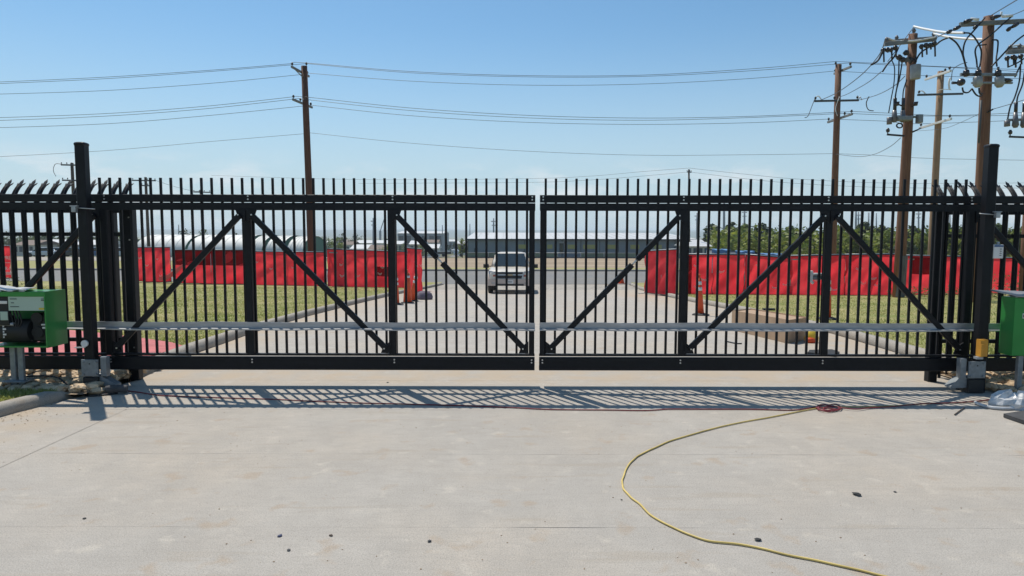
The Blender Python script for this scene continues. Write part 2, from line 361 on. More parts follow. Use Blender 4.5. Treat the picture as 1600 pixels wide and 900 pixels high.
kerb('kerb_right', [(5.6, 8.4, -.1)] + kpath(KR, 9.0, 40.0, 60) + [(7.4, 40.7, -1.41), (8.4, 41.0, -1.41)] + [(x, 41.05, gz(41)) for x in (9, 12, 20, 60, 200)], 1)
ysl = [8.4 + i * .9 for i in range(37)] 
lawnL = strip('lawn_left', lambda y: -70, lambda y: kl(y) - .14, ysl + [40.9], .115, M['lawn'])
lawnR = strip('lawn_right', lambda y: kr(y) + .14, lambda y: 70, ysl + [40.9], .115, M['lawn'])
strip('lawn_near', lambda y: -9, lambda y: kl(y) - .14, [-3, 2, 4, 5, 6, 6.5, 6.92], .08, M['lawn'])
strip('gate_bed_left', lambda y: -9, lambda y: -4.35 if y < 8.3 else kl(y) - .1, [6.9, 7.1, 7.5, 8.0, 8.3, 8.7], .045, M['soil'])
strip('gate_bed_right', lambda y: 5.12, lambda y: 10, [6.95, 7.5, 8.0, 8.7], .012, M['soil'])
pv = [(-4.66, 9.75), (-5.1, 10.25), (-6.06, 11.0), (-7.4, 11.9), (-11, 13.6), (-11, 8.75), (-4.62, 8.75)]
mb = MB(); mb.prism([(x, y, gz(y) + .06) for x, y in pv], (0, 0, .075)); tag(mb.build('red_paving', M['pink']), 'smooth red paving beside the left kerb', None, None, 'structure')
strip('road', lambda y: -500, lambda y: 500, [40.7, 41.2, 48, 55], .012, M['road'])
kerb('kerb_far', [(x, 55.0, gz(55)) for x in (-500, -60, -10, 0, 10, 60, 500)], -1, h=.16, wd=.3)
strip('dirt_field', lambda y: -13 - (y - 55) * .2, lambda y: 120, [56.3, 60, 70, 80, 84], .02, M['dirt'])
strip('far_verge', lambda y: -120, lambda y: -12.6 - (y - 55) * .2, [56, 60, 66, 73], .03, M['lawn'])
strip('verge', lambda y: -120, lambda y: 200, [55.3, 57.5, 59.5], .06, M['lawn'])
strip('far_lot', lambda y: -160, lambda y: -22, [73.5, 78, 84], .03, M['kerb'])
strip('far_street', lambda y: -22 - (y - 100) * .035, lambda y: -12.5 - (y - 100) * .058, [100, 130, 200, 300, 600], .06, M['road'])
# hills on the horizon
mb = MB(); nx, rows = 90, [(4200, -30), (5200, 1), (6400, 12), (8000, 22), (9500, -30)]
for (yy, zz) in rows:
    for i in range(nx + 1):
        x = -9000 + 18000 * i / nx
        h = zz + (8 * mnoise.noise((x * .0006, yy * .001, 0)) + 4 * mnoise.noise((x * .003, yy * .001, 3))) * (zz > -20)
        mb.add([(x, yy, h)], [])
W1 = nx + 1
mb.f += ([(r * W1 + i, r * W1 + i + 1, (r + 1) * W1 + i + 1, (r + 1) * W1 + i) for r in range(len(rows) - 1) for i in range(nx)])
mb.sm = [True] * len(mb.f)
tag(mb.build('hills', M['hill']), 'low wooded hills along the horizon', None, None, 'structure')

# grass blades on the lawns (uncountable)
def blades(name, n, region, label, hmin=.015, hmax=.04, lift=.11):
    rg = np.random.default_rng(5 + n); V = np.zeros((n * 3, 3)); k = 0
    while k < n:
        x, y = region(rg)
        if x is None: continue
        z = gz(y) + lift; a = rg.uniform(0, 6.28); wd = rg.uniform(.004, .008) * (1 + y * .03); h = rg.uniform(hmin, hmax) * (1 + .6 * mnoise.noise((x * .8, y * .8, 1)))
        V[3 * k] = (x - math.cos(a) * wd, y - math.sin(a) * wd, z); V[3 * k + 1] = (x + math.cos(a) * wd, y + math.sin(a) * wd, z)
        V[3 * k + 2] = (x + rg.uniform(-.03, .03), y + rg.uniform(-.03, .03), z + h); k += 1
    me = bpy.data.meshes.new(name); me.from_pydata(V.tolist(), [], [(3 * i, 3 * i + 1, 3 * i + 2) for i in range(n)]); me.materials.append(M['blade'])
    o = bpy.data.objects.new(name, me); link(o); tag(o, label, 'grass', None, 'stuff')
def in_poly(x, y, P):
    c = False
    for (x0, y0), (x1, y1) in zip(P, P[1:] + P[:1]):
        if (y0 > y) != (y1 > y) and x < (x1 - x0) * (y - y0) / (y1 - y0) + x0: c = not c
    return c
def regL(rg):
    y = 9 + 26 * rg.random() ** 1.7; x = kl(y) - .17 - rg.random() * (2 + y * .62)
    if y < 9 or in_poly(x, y, pv): return None, None
    return x, y
def regR(rg):
    y = 9 + 19 * rg.random() ** 1.5; x = kr(y) + .17 + rg.random() * (2 + y * .62); return x, y
def regN(rg):
    y = rg.uniform(5.6, 6.93); x = kl(y) - .17 - rg.random() * 1.0; return x, y
blades('grass', 130000, regL, 'short dry green grass of the lawn left of the drive')
blades('grass', 85000, regR, 'short dry green grass of the lawn right of the drive')
blades('grass', 5000, regN, 'grass patch behind the near left kerb', .02, .05, .075)
def stones(name, n, box, label, seed, rmin=.03, rmax=.075):
    rg = random.Random(seed); mb = MB()
    for i in range(n):
        x = rg.uniform(box[0], box[1]); y = rg.uniform(box[2], box[3]); r = rg.uniform(rmin, rmax)
        z = .03 + .09 * max(0, mnoise.noise((x * 1.7, y * 1.7, seed))) + rg.uniform(0, .05)
        mb.rock((x, y, z), r, rg)
    tag(mb.build(name, M['stone']), label, 'stones', None, 'stuff')
stones('river_stones', 1000, (-6.4, -4.36, 6.94, 8.5), 'tan river stones under the left gate tail', 3)
stones('river_stones', 700, (5.15, 7.0, 7.1, 8.5), 'tan river stones under the right gate tail', 4)

# ------------------------------------------------------------------ sliding gates
GY = 7.55
x_first_L, x_last_L = at(153, 279, GY).x, at(823.4, 279, GY).x
x_first_R, x_last_R = at(852.6, 279, GY).x, at(1511.7, 279, GY).x
picket_me = MB().bar((0, 0, 0), (0, 0, 1.93), .025, .025, .004).mesh('picket'); picket_me.materials.append(M['black'])
bolt_mb = MB(); bolt_mb.tube([(0, 0, 0), (0, -.008, 0)], .009, 6, smooth=False); bolt_me = bolt_mb.mesh('bolt'); bolt_me.materials.append(M['bolt'])
def gate_leaf(name, label, x_end, ups, tail, px0, px1, npk, sgn):
    root = empty(name, (x_end, GY, .18), label, 'gate', 'pair of sliding gate leaves')
    lo, hi = min(x_end, tail), max(x_end, tail)
    MB().box(lo, hi, 7.485, 7.545, .182, .326, .008).box(lo, hi, 7.545, 7.60, .186, .215, 0).build('bottom_beam', M['black'], root)
    MB().box(lo, hi, 7.50, 7.55, .338, .362, .004).build('lower_rail', M['black'], root)
    MB().box(lo, hi, 7.495, 7.553, 2.013, 2.094, .006).build('top_rail', M['black'], root)
    MB().box(lo, hi, 7.497, 7.551, 1.936, 2.006, .006).box(lo, hi, 7.492, 7.50, 1.925, 1.941, 0).build('upper_track', M['black'], root)
    for i in range(npk):
        inst('picket', picket_me, root, (px0 + (px1 - px0) * i / (npk - 1), 7.572, .345))
    allups = ups + [ups[-1] + (ups[-1] - ups[-2])]
    for i, u in enumerate(allups):
        wd = .058 if i == 0 else .078
        o = MB().bar((u, 7.521, .355), (u, 7.521, 1.935), wd, .064, .008, (0, 1, 0)).build('upright', M['black'], root)
        for zz in (2.075, 2.043, .30, .27): inst('bolt', bolt_me, root, (u - .02 * sgn * (i > 0), 7.493 if zz > 1 else 7.484, zz))
    def brace(xa, xb, turn=None):
        a = Vector((xa, 7.468, 1.875)); b = Vector((xb, 7.468, .43))
        o = None
        if turn is None:
            o = MB().bar(a, b, .044, .06, .006, (0, 0, 1)).build('brace', M['black'], root)
        else:
            p = a.lerp(b, turn - .022); q = a.lerp(b, turn + .022)
            o = MB().bar(a, p, .044, .06, .006).bar(q, b, .044, .06, .006).build('brace', M['black'], root)
            MB().tube([p - (q - p) * .3, q + (q - p) * .3], .009, 8).build('threaded_rod', M['bolt'], o)
            MB().tube([p + (p - q) * .45, p + (q - p) * .1], .03, 6, smooth=False).build('turnbuckle_nut', M['black'], o)
        for e, s_ in ((a, 1), (b, -1)):
            d = (a - b).normalized() * s_; ux = e.x + math.copysign(.06, d.x)
            gx = math.copysign(1, d.x)
            poly = [(e.x + gx * .05, e.z + s_ * .055), (e.x + gx * .05, e.z - s_ * .075), (e.x + gx * .022, e.z - s_ * .055), (e.x - gx * .035, e.z + s_ * .0), (e.x - gx * .055, e.z + s_ * .055)]
            MB().prism([(q[0], 7.4885, q[1]) for q in poly], (0, -.012, 0)).build('gusset_plate', M['black'], o)
            inst('bolt', bolt_me, o, (e.x - gx * .012, 7.438, e.z))
    U = ups
    if sgn < 0:
        brace(U[1] + .06, U[0] - .085, .335); brace(U[2] + .06, U[1] - .07); brace(U[2] - .06, U[3] + .10); brace(U[3] - .08, allups[4] + .08)
    else:
        brace(U[1] - .06, U[0] + .085, .345); brace(U[2] - .06, U[1] + .07); brace(U[2] + .06, U[3] - .08); brace(U[3] + .08, allups[4] - .08)
    return root
leafL = gate_leaf('sliding_gate', 'black steel picket gate leaf on the left, left of the centre gap', .25, [.216, -1.307, -2.864, -4.41], -7.4, x_first_L, x_last_L, 43, -1)
leafR = gate_leaf('sliding_gate', 'black steel picket gate leaf on the right, right of the centre gap', .30, [.334, 1.866, 3.424, 4.965], 8.0, x_first_R, x_last_R, 42, 1)
def drive_rail(root, x0, x1):
    mb = MB(); prof = [(7.462, .645), (7.462, .716), (7.452, .716), (7.452, .654), (7.384, .648), (7.384, .636), (7.462, .638)]
    n = 24; rings = []
    for i in range(n + 1):
        t = i / n; x = x0 + (x1 - x0) * t; d = .003 * math.sin(t * 23) + .002 * math.sin(t * 61)
        rings.append([(x, y, z + d) for y, z in prof])
    MB().loft(rings, False).build('drive_rail', M['alu'], root, 'silver aluminium drive rail running along the gate')
drive_rail(leafL, -5.0, .25); drive_rail(leafR, .30, 5.5)

# fixed posts in front and behind
def gate_post(label, x, sgn):
    root = empty('gate_post', (x, 7.3, 0), label, 'post', 'tall gate posts')
    MB().bar((x, 7.3, -.05), (x, 7.3, 2.585), .102, .102, .01).build('shaft', M['black'], root)
    rings = []
    for k, (r, z) in enumerate([(.056, 2.583), (.058, 2.60), (.052, 2.612), (.034, 2.62), (.005, 2.623)]):
        rings.append([(x + r * max(-.92, min(.92, 1.25 * math.cos(a))), 7.3 + r * max(-.92, min(.92, 1.25 * math.sin(a))), z) for a in [2 * math.pi * i / 16 for i in range(16)]])
    MB().loft(rings, True).build('cap', M['black'], root)
    return root
gate_post('tall black square post standing before the left gate leaf', -4.49, -1)
gate_post('tall black square post standing before the right gate leaf', 4.995, 1)
def rear_post(label, x, wd, y=7.82, h=2.0, plate=True, base=False):
    root = empty('guide_post', (x, y, 0), label, 'post')
    MB().bar((x, y, -.05), (x, y, h), wd, .10, .01, (0, 1, 0)).build('shaft', M['black'], root)
    if plate:
        s = -1 if x < 0 else 1
        MB().bar((x - .06 * s * (1 if x < 0 else -1) * 1.0, y - .06, .05), (x - .06 * s * (1 if x < 0 else -1), y - .06, h - .02), .022, .03, .003).build('side_channel', M['black'], root)
    if base: MB().bar((x, y, .0), (x, y, .14), wd + .03, .13, .02, (0, 1, 0)).build('concrete_footing', M['kerb'], root)
    for z in (1.85, 1.6, .38): inst('bolt', bolt_me, root, (x + .02, y - .051, z))
    return root
rear_post('short black guide post behind the left gate, beside the drive edge', at(207, 450, 7.82).x, .115)
rear_post('short black guide post behind the right gate, beside the drive edge', at(1461, 450, 7.82).x, .10)
def roller(label, x, sgn):
    root = empty('roller_bracket', (x, 7.2, .1), label, 'bracket', 'grey roller brackets on the gate posts')
    pl = MB().box(x - .088, x + .088, 7.205, 7.222, .165, .345, .003).build('face_plate', M['plate'], root)
    for dx in (-.066, .066):
        for dz in (-.066, .066): MB().tube([(x + dx, 7.205, .255 + dz), (x + dx, 7.192, .255 + dz)], .013, 6, smooth=False).build('bolt_head', M['plate'], pl)
    MB().tube([(x, 7.207, .30), (x, 7.2, .30)], .007, 8).build('centre_hole', M['dark'], pl)
    sx = x + sgn * -.13
    MB().box(sx - .03, sx + .03, 7.23, 7.30, .16, .37, .004).build('side_plate', M['plate'], root)
    MB().prism([(sx - .03, 7.24, .16), (sx + sgn * -.12, 7.24, .07), (sx + sgn * -.12, 7.24, .05), (x, 7.24, .06), (x, 7.24, .16)], (0, .1, 0)).build('foot_arm', M['plate'], root)
    MB().tube([(x - .05, 7.36, .12), (x + .05, 7.36, .12)], .05, 14).build('roller', M['galv'], root)
    MB().box(x - .08, x + .08, 7.21, 7.42, .0, .155, .01).build('pedestal', M['dark'], root)
roller('grey roller bracket at the foot of the left gate post', at(141, 580, 7.21).x, -1)
roller('grey roller bracket at the foot of the right gate post', at(1526, 590, 7.21).x, 1)
# strap brackets high on the posts
def strap(label, px0, px1, py, bpx):
    a = at(px0, py, 7.22); b = at(px1, py + 2, 7.22)
    root = empty('strap_bracket', a, label, 'bracket', 'small clamps on the gate posts')
    MB().tube([a, b], .005, 6).build('rod', M['bolt'], root)
    c = at(bpx, py, 7.22); MB().box(c.x - .022, c.x + .022, 7.2, 7.24, c.z - .045, c.z + .012, .003).box(c.x - .04, c.x + .04, 7.205, 7.235, c.z + .012, c.z + .022, .002).build('clamp', M['galv'], root)
strap('small galvanised clamp with a thin rod high on the left post', 118, 148, 326, 116)
strap('small galvanised clamp with a thin rod high on the right post', 1530, 1556, 332, 1558)

# ------------------------------------------------------------------ fixed security fence with curved pales
def pale_mesh():
    mb = MB(); hw = .034
    path = [(0, .03), (0, 1.0), (0, 1.9)]
    for k in range(1, 9):
        a = k / 8 * R(52); path.append((.42 * (1 - math.cos(a)), 1.9 + .42 * math.sin(a)))
    prof = [(-hw, 0), (-hw * .5, -.016), (0, -.006), (hw * .5, -.016), (hw, 0), (hw, .004), (hw * .5, -.011), (0, -.001), (-hw * .5, -.011), (-hw, .004)]
    rings = []
    for i, (y, z) in enumerate(path):
        a = path[max(0, i - 1)]; b = path[min(len(path) - 1, i + 1)]; d = Vector((0, b[0] - a[0], b[1] - a[1])).normalized(); nn = Vector((0, -d.z, d.y)) * -1
        rings.append([Vector((u, y, z)) + nn * v for u, v in prof])
    mb.loft(rings, False)
    e = Vector((0, path[-1][0], path[-1][1])); d = Vector((0, math.sin(R(52)), math.cos(R(52))))
    for sx, ln, wd in ((0, .10, .034), (-.9, .06, .014), (.9, .06, .014)):
        b0 = e + Vector((sx * .024, 0, 0)) - d * .01; tip = e + Vector((sx * .05, 0, 0)) + d * ln + Vector((0, 0, .02 if sx == 0 else 0))
        mid = b0.lerp(tip, .6); s_ = Vector((1, 0, 0)) * wd / 2; t_ = Vector((0, -d.z, d.y)) * .005
        mb.add([b0 - s_ - t_, b0 + s_ - t_, b0 + s_ + t_, b0 - s_ + t_, mid - s_ - t_, mid + s_ - t_, mid + s_ + t_, mid - s_ + t_, tip], [(0, 1, 5, 4), (1, 2, 6, 5), (2, 3, 7, 6), (3, 0, 4, 7), (4, 5, 8), (5, 6, 8), (6, 7, 8), (7, 4, 8)])
    me = mb.mesh('pale'); me.materials.append(M['black']); return me
pale_me = pale_mesh()
def sec_fence(label, xs, x0, x1, postx, sgn):
    root = empty('security_fence', ((x0 + x1) / 2, 8.1, 0), label, 'fence', 'fixed security fence runs beside the gate')
    for x in xs: inst('pale', pale_me, root, (x, 8.07, 0))
    for z in (1.66, .42, 1.93): MB().box(x0, x1, 8.08, 8.125, z - .022, z + .022, .003).build('rail', M['black'], root)
    for x in postx:
        MB().bar((x, 8.14, -.1), (x, 8.14, 2.02), .10, .10, .008, (0, 1, 0)).build('fence_post', M['black'], root)
px = lambda p, y, Y: at(p, y, Y).x
sp = .1425
sec_fence('black fence with curved spiked pales left of the gate', [px(-36, 400, 8.07) + sp * i for i in range(13)], -7.5, -4.5, [px(176, 400, 8.14), -7.2], -1)
sec_fence('black fence with curved spiked pales right of the gate', [px(1472, 400, 8.07) + sp * i for i in range(11)], 4.92, 7.5, [px(1513, 400, 8.14), 7.3], 1)

# ------------------------------------------------------------------ gate operators
def operator_left():
    x0, x1, y0, y1, z0, z1 = -5.45, -4.80, 7.07, 7.40, .49, 1.075
    root = empty('gate_operator', (-5.1, 7.2, 0), 'open green gate operator box with machinery showing, at left edge', 'gate operator', 'green gate operators')
    t = .012
    cab = MB().box(x1 - t, x1, y0, y1, z0, z1, .002).box(x0, x1 - t - .002, y0 + .002, y1, z1 - .05, z1 - .002, .002).box(x0, x1 - t - .002, y1 - t, y1 - .002, z0 + .02, z1 - .053).box(x0, x1 - t - .002, y0 + .02, y1 - .014, z0 + .002, z0 + .016).build('cabinet', M['green'], root)
    zt = z1 - .052
    lb = MB().box(px(13, 480, 7.08), x1 - .016, y0 + .012, y0 + .018, zt - .145, zt, 0).build('instruction_label', M['label'], root)
    lx = px(13, 480, 7.08)
    for i, (dx, wd, dz) in enumerate([(.02, .07, .02), (.03, .03, .06), (.02, .09, .10), (.34, .055, .02), (.34, .05, .035)]):
        MB().box(lx + dx, lx + dx + wd, y0 + .009, y0 + .0115, zt - dz - .008, zt - dz, 0).build('print_line', M['print'], lb)
    MB().box(x1 - .075, x1 - .02, y0 + .009, y0 + .0115, zt - .135, zt - .115, 0).build('warning_sticker', M['yellowprint'], lb)
    MB().box(x0, lx - .01, y0 + .02, y0 + .06, zt - .30, zt, .004).build('control_board', M['dark'], root)
    for dz, hh, mm in ((.06, .03, 'white'), (.20, .09, 'label')):
        MB().box(lx - .09, lx - .015, y0 + .012, y0 + .019, zt - dz - hh / 2, zt - dz + hh / 2, .002).build('terminal_block', M[mm], root)
    MB().tube([(lx - .2, y0 + .05, zt - .29), (lx + .02, y0 + .05, zt - .29)], .018, 10).build('conduit', M['galv'], root)
    mo = MB().tube([(lx - .25, y0 + .16, z0 + .16), (lx + .16, y0 + .16, z0 + .16)], .125, 18).tube([(lx - .1, y0 + .15, z0 + .16), (lx - .1, y0 + .15, z0 + .32)], .05, 12).build('hydraulic_motor', M['dark'], root)
    for k in range(7):
        MB().box(lx - .085, lx - .075 + .02 * (k % 2), y0 + .028, y0 + .036, z0 + .10 + k * .028, z0 + .118 + k * .028, 0).build('motor_print', M['white'], mo)
    mb = MB(); mb.box(lx + .18, x1 - .06, y0 + .10, y1 - .03, z0 + .05, z1 - .24, .02); mb.build('wheel_housing', M['dark'], root)
    for zc, mm in ((z0 + .30, 'gold'), (z0 + .15, 'green')):
        c = Vector((lx + .235, y0 + .085, zc)); ring = [c + Vector((math.cos(a) * .021, 0, math.sin(a) * .021)) for a in [2 * math.pi * i / 20 for i in range(21)]]
        MB().tube([c + Vector((0, .03, 0)), c + Vector((0, -.005, 0))], .06, 18).build('drive_wheel', M['rubber'], root)
        MB().tube(ring, .005, 6).build('wheel_ring', M['label'] if mm == 'gold' else M['greenring'], root)
    MB().box(lx + .28, lx + .34, y0 + .08, y0 + .1, z0 + .225, z0 + .24, .003).box(lx + .29, lx + .33, y0 + .08, y0 + .1, z0 + .19, z0 + .21, .003).build('fitting', M['white'], root)
    for i in range(5):
        a = Vector((lx + .03 * i - .05, y0 + .06, zt - .15)); MB().tube(smooth_path([a, a + Vector((.03, -.01, -.12)), a + Vector((.09 - .03 * i, 0, -.24)), a + Vector((.12, .04, -.33))], 5), .007, 6).build('cable', M['cable'], root)
    for xx in (px(22, 570, 7.2) , px(34, 570, 7.2)):
        MB().bar((xx, 7.2, 0), (xx, 7.2, z0), .055, .04, .004, (0, 1, 0)).build('stand_leg', M['plate'], root)
    MB().box(px(10, 570, 7.2), px(46, 570, 7.2), 7.12, 7.30, 0.115, .13, .003).build('base_plate', M['plate'], root)
    mb = MB(); rg = random.Random(3); N = 9; vs = []
    for j in range(4):
        for i in range(N): vs.append((x0 - .1 + .58 * i / (N - 1) - .03 * j, y0 - .03 + .10 * j, z1 + .012 + .045 * max(0, 1 - i / 5) + rg.uniform(0, .014)))
    mb.add(vs, [(j * N + i, j * N + i + 1, (j + 1) * N + i + 1, (j + 1) * N + i) for j in range(3) for i in range(N - 1)])
    o = mb.build('plastic_cover', M['film']); tag(o, 'crumpled clear plastic lying on top of the left green box', 'plastic sheet')
    sm = o.modifiers.new('s', 'SOLIDIFY'); sm.thickness = .004; sm.offset = 1
M['greenring'] = mat('bright_green_ring', (.10, .55, .18), .4)
operator_left()
def operator_right():
    x0 = px(1563, 500, 7.32); x1 = x0 + .6; y0, y1, z0, z1 = 7.12, 7.32, .42, 1.03
    root = empty('gate_operator', (x0 + .3, 7.2, 0), 'closed green gate operator box at right edge', 'gate operator', 'green gate operators')
    MB().box(x0, x1, y0, y1, z0, z1, .008).build('cabinet', M['green'], root)
    MB().prism([(x0 - .13, y1 + .03, z1 + .055), (x1, y1 + .03, z1 + .02), (x1, y0 - .04, z1 - .015), (x0 + .02, y0 - .04, z1 + .012)], (0, 0, .012)).build('lid', M['alu'], root)
    lb = MB().box(x0 + .10, x0 + .155, y0 - .004, y0 - .001, z1 - .16, z1 - .08, 0).box(x0 + .085, x0 + .175, y0 - .004, y0 - .001, z1 - .215, z1 - .163, 0).build('sticker', M['white'], root)
    MB().box(x0 + .09, x0 + .115, y0 - .0065, y0 - .0042, z1 - .205, z1 - .175, 0).build('print_block', M['print'], lb)
    for dx in (.12, .5): MB().bar((x0 + dx, 7.17, 0), (x0 + dx, 7.17, z0), .05, .05, .004, (0, 1, 0)).build('stand_leg', M['plate'], root)
operator_right()
# small fittings
c = at(1535, 543, 7.18); r0 = empty('limit_switch', c, 'amber plastic housing low on the right gate post', 'switch')
MB().box(c.x - .03, c.x + .048, 7.165, 7.235, c.z - .085, c.z + .095, .008).build('housing', M['amber'], r0)
MB().box(c.x - .034, c.x - .008, 7.145, 7.164, c.z - .085, c.z + .05, .004).build('cover', M['amber'], r0)
MB().box(c.x - .055, c.x + .01, 7.17, 7.23, c.z - .115, c.z - .088, .004).build('foot', M['galv'], r0)
c = at(1558, 391, 7.26); r0 = empty('junction_box', c, 'small grey junction box hung right of the right gate post', 'junction box')
bx_ = MB().box(c.x - .05, c.x + .05, 7.24, 7.30, c.z - .075, c.z + .07, .006).build('box_body', M['white'], r0)
MB().box(c.x - .046, c.x + .046, 7.236, 7.2395, c.z + .045, c.z + .066, 0).build('blue_strip', M['carb'], r0)
MB().tube([(c.x + .01, 7.27, c.z + .07), (c.x + .01, 7.27, c.z + .10)], .014, 8).build('gland', M['galv'], r0)
for k in range(4): MB().box(c.x + .012, c.x + .03, 7.236, 7.2395, c.z + .02 - k * .022, c.z + .027 - k * .022, 0).build('print_mark', M['print'], bx_)
c = at(133, 538, 7.23); r0 = empty('photo_eye', c, 'round white photo eye on a strap at the left post', 'sensor')
MB().tube([(c.x, 7.215, c.z), (c.x, 7.235, c.z)], .036, 18).build('disc', M['white'], r0)
MB().bar((c.x - .11, 7.23, c.z - .045), (c.x, 7.23, c.z - .04), .01, .012).build('strap', M['white'], r0)
c = at(1274, 432, 7.66); r0 = empty('beam_sensor', c, 'white bracketed sensor behind the gate upright before the red screens', 'sensor')
MB().box(c.x - .068, c.x - .040, 7.63, 7.69, c.z - .06, c.z + .072, .005).build('mounting_plate', M['white'], r0)
MB().box(c.x - .039, c.x + .075, 7.63, 7.69, c.z + .022, c.z + .045, .004).build('arm', M['white'], r0)
MB().tube([(c.x - .038, 7.66, c.z - .005), (c.x + .075, 7.66, c.z - .005)], .026, 12).build('barrel', M['plate'], r0)
MB().tube([(c.x - .038, 7.66, c.z - .055), (c.x - .02, 7.66, c.z - .065)], .018, 10).build('knob', M['white'], r0)

# ------------------------------------------------------------------ red screened temporary fence
def screen_panel(label, a, b, zb0, zt0, zb1, zt1, seed, vents=(), patch=None, tag_strip=False, text=None, group='red screened fence panels'):
    "a, b: (x, y) ends; zb/zt: bottom and top heights at each end"
    A = Vector((a[0], a[1], 0)); B = Vector((b[0], b[1], 0)); d = (B - A); Lg = d.length; d.normalize(); nrm = Vector((d.y, -d.x, 0))
    if nrm.y > 0: nrm = -nrm
    root = empty('fence_panel', (A + B) / 2 + Vector((0, 0, (zb0 + zb1) / 2)), label, 'fence panel', group)
    nx, nz_ = 26, 14; rg = random.Random(seed)
    def pt(u, v, off=0):
        zb = zb0 + (zb1 - zb0) * u; zt = zt0 + (zt1 - zt0) * u
        zb = zb - .05 * math.sin(u * math.pi) * (1 if seed % 2 else .3) + .03 * mnoise.noise((u * 5, seed, 0))
        bulge = (.10 * mnoise.noise((u * 3.1 + seed, v * 1.6, seed)) + .11 * mnoise.noise(((u * 6 - v * 3.6) + seed, (u + v) * 1.2, seed + 9)) + .025 * mnoise.noise((u * 16 - v * 9, v * 5, seed))) * math.sin(math.pi * min(1, max(0, v))) ** .6
        p = A + d * (Lg * u) + nrm * (.05 + bulge + off); p.z = zb + .04 + (zt - .07 - zb) * v; return p
    vs = [pt(i / nx, j / nz_) for j in range(nz_ + 1) for i in range(nx + 1)]
    mb = MB(); mb.add(vs, [(j * (nx + 1) + i, j * (nx + 1) + i + 1, (j + 1) * (nx + 1) + i + 1, (j + 1) * (nx + 1) + i) for j in range(nz_) for i in range(nx)], True)
    scr = mb.build('screen', M['red'], root)
    for v_ in (0, 1): MB().tube([pt(i / nx, v_, .004) for i in range(nx + 1)], .02, 5).build('hem', M['hem'], scr)
    for k, (u, v, s_) in enumerate(vents):
        pts = []
        for t in range(9):
            an = math.pi * (1.0 + t / 8); pts.append(pt(u + s_ * math.cos(an) / Lg, v + s_ * .8 * math.sin(an) / 1.7, .012 + .02 * math.sin(an) ** 2))
        for t in range(9):
            an = math.pi * (2.0 - t / 8); pts.append(pt(u + s_ * .8 * math.cos(an) / Lg + .1 * s_ / Lg, v + (.04 + s_ * .45 * math.sin(an)) / 1.7 * .8, .012))
        MB().prism(pts, nrm * .004).build('painted_bright_vent', M['vent'], scr)  # crescent coloured bright to stand for light at a wind slit
    if patch:
        u0, u1, v0, v1 = patch; n = 6
        vs = [pt(u0 + (u1 - u0) * i / n, v0 + (v1 - v0) * j / n, .012) for j in range(n + 1) for i in range(n + 1)]
        MB().add(vs, [(j * (n + 1) + i, j * (n + 1) + i + 1, (j + 1) * (n + 1) + i + 1, (j + 1) * (n + 1) + i) for j in range(n) for i in range(n)], True).build('patch', M['reddark'], scr, 'darker red double-layer patch')
    if tag_strip:
        q = [pt(.03, .93, .012), pt(.14, .93, .012), pt(.14, .90, .012), pt(.03, .90, .012)]
        MB().prism(q, nrm * .004).build('tag_strip', M['plate'], scr)
    for u, zb, zt in ((0, zb0, zt0), (1, zb1, zt1)):
        p = A + d * (Lg * (.01 + .98 * u)); MB().tube([(p.x, p.y, zb - .02), (p.x, p.y, zt)], .022, 8).build('frame_post', M['galv'], root)
    mp = A + d * (Lg * .5); MB().tube([(mp.x, mp.y, (zb0 + zb1) / 2), (mp.x, mp.y, (zt0 + zt1) / 2)], .018, 8).build('frame_post', M['galv'], root)
    for zA, zB in ((zt0 - .01, zt1 - .01), (zb0 + .12, zb1 + .12)):
        MB().tube([(A.x, A.y, zA), (B.x, B.y, zB)], .022, 8).build('frame_rail', M['galv'], root)
    for u, zb in ((.02, zb0), (.98, zb1)):
        p = A + d * (Lg * u); q = nrm * .38
        MB().tube([(p.x - q.x, p.y - q.y, zb + .02), (p.x + q.x, p.y + q.y, zb + .02)], .02, 6).build('foot', M['galv'], root)
    return root
def pxy(p, y, Y): v = at(p, y, Y); return (v.x, v.y)
def panel_px(label, p0, Y0, t0, b0, p1, Y1, t1, b1, seed, **kw):
    A0 = at(p0, t0, Y0); A1 = at(p1, t1, Y1)
    return screen_panel(label, (A0.x, Y0), (A1.x, Y1), at(p0, b0, Y0).z, A0.z, at(p1, b1, Y1).z, A1.z, seed, **kw)
def rv(seed, n): 
    rg = random.Random(seed); return [(rg.uniform(.1, .92), rg.uniform(.2, .8), rg.uniform(.08, .14)) for _ in range(n)]
panel_px('red fence panel furthest left of the left run, with five vents painted bright', 213, 40.2, 387, 441, 266, 39.6, 387, 442, 1, vents=rv(1, 5))
panel_px('red fence panel with a dark band along its top, left run', 270, 38.6, 391, 444, 388, 38.2, 391, 446, 2, patch=(.02, .98, .55, .99))
panel_px('red fence panel between the dark-banded one and the dark timber pole', 389, 37.9, 393, 447, 508, 36.6, 394, 451, 3, vents=rv(3, 3))
panel_px('red fence panel with a grey tag strip, just right of the dark timber pole', 512, 36.2, 389, 449, 637, 34.2, 393, 457, 4, vents=rv(14, 6), tag_strip=True, patch=(.62, .78, .35, .6))
panel_px('red fence panel turned end-on at the drive, left run', 634, 31.0, 387, 460, 658, 33.5, 389, 458, 5, vents=rv(5, 2))
panel_px('red fence panel turned end-on at the drive, right run', 1010, 30.0, 391, 458, 1061, 27.2, 388, 463, 6, vents=())
panel_px('red fence panel nearest the orange delineator, right run', 1063, 27.9, 396, 461, 1164, 27.6, 396, 463, 7, vents=rv(27, 4), patch=(.0, .18, .02, .97))
panel_px('narrow red fence panel ending just left of the white sensor', 1164, 27.55, 396, 463, 1233, 27.4, 401, 464, 8, vents=rv(8, 3))
panel_px('red fence panel with grey tag strip right of the white sensor', 1235, 27.3, 398, 463, 1320, 27.2, 396, 464, 9, vents=rv(9, 2), tag_strip=True)
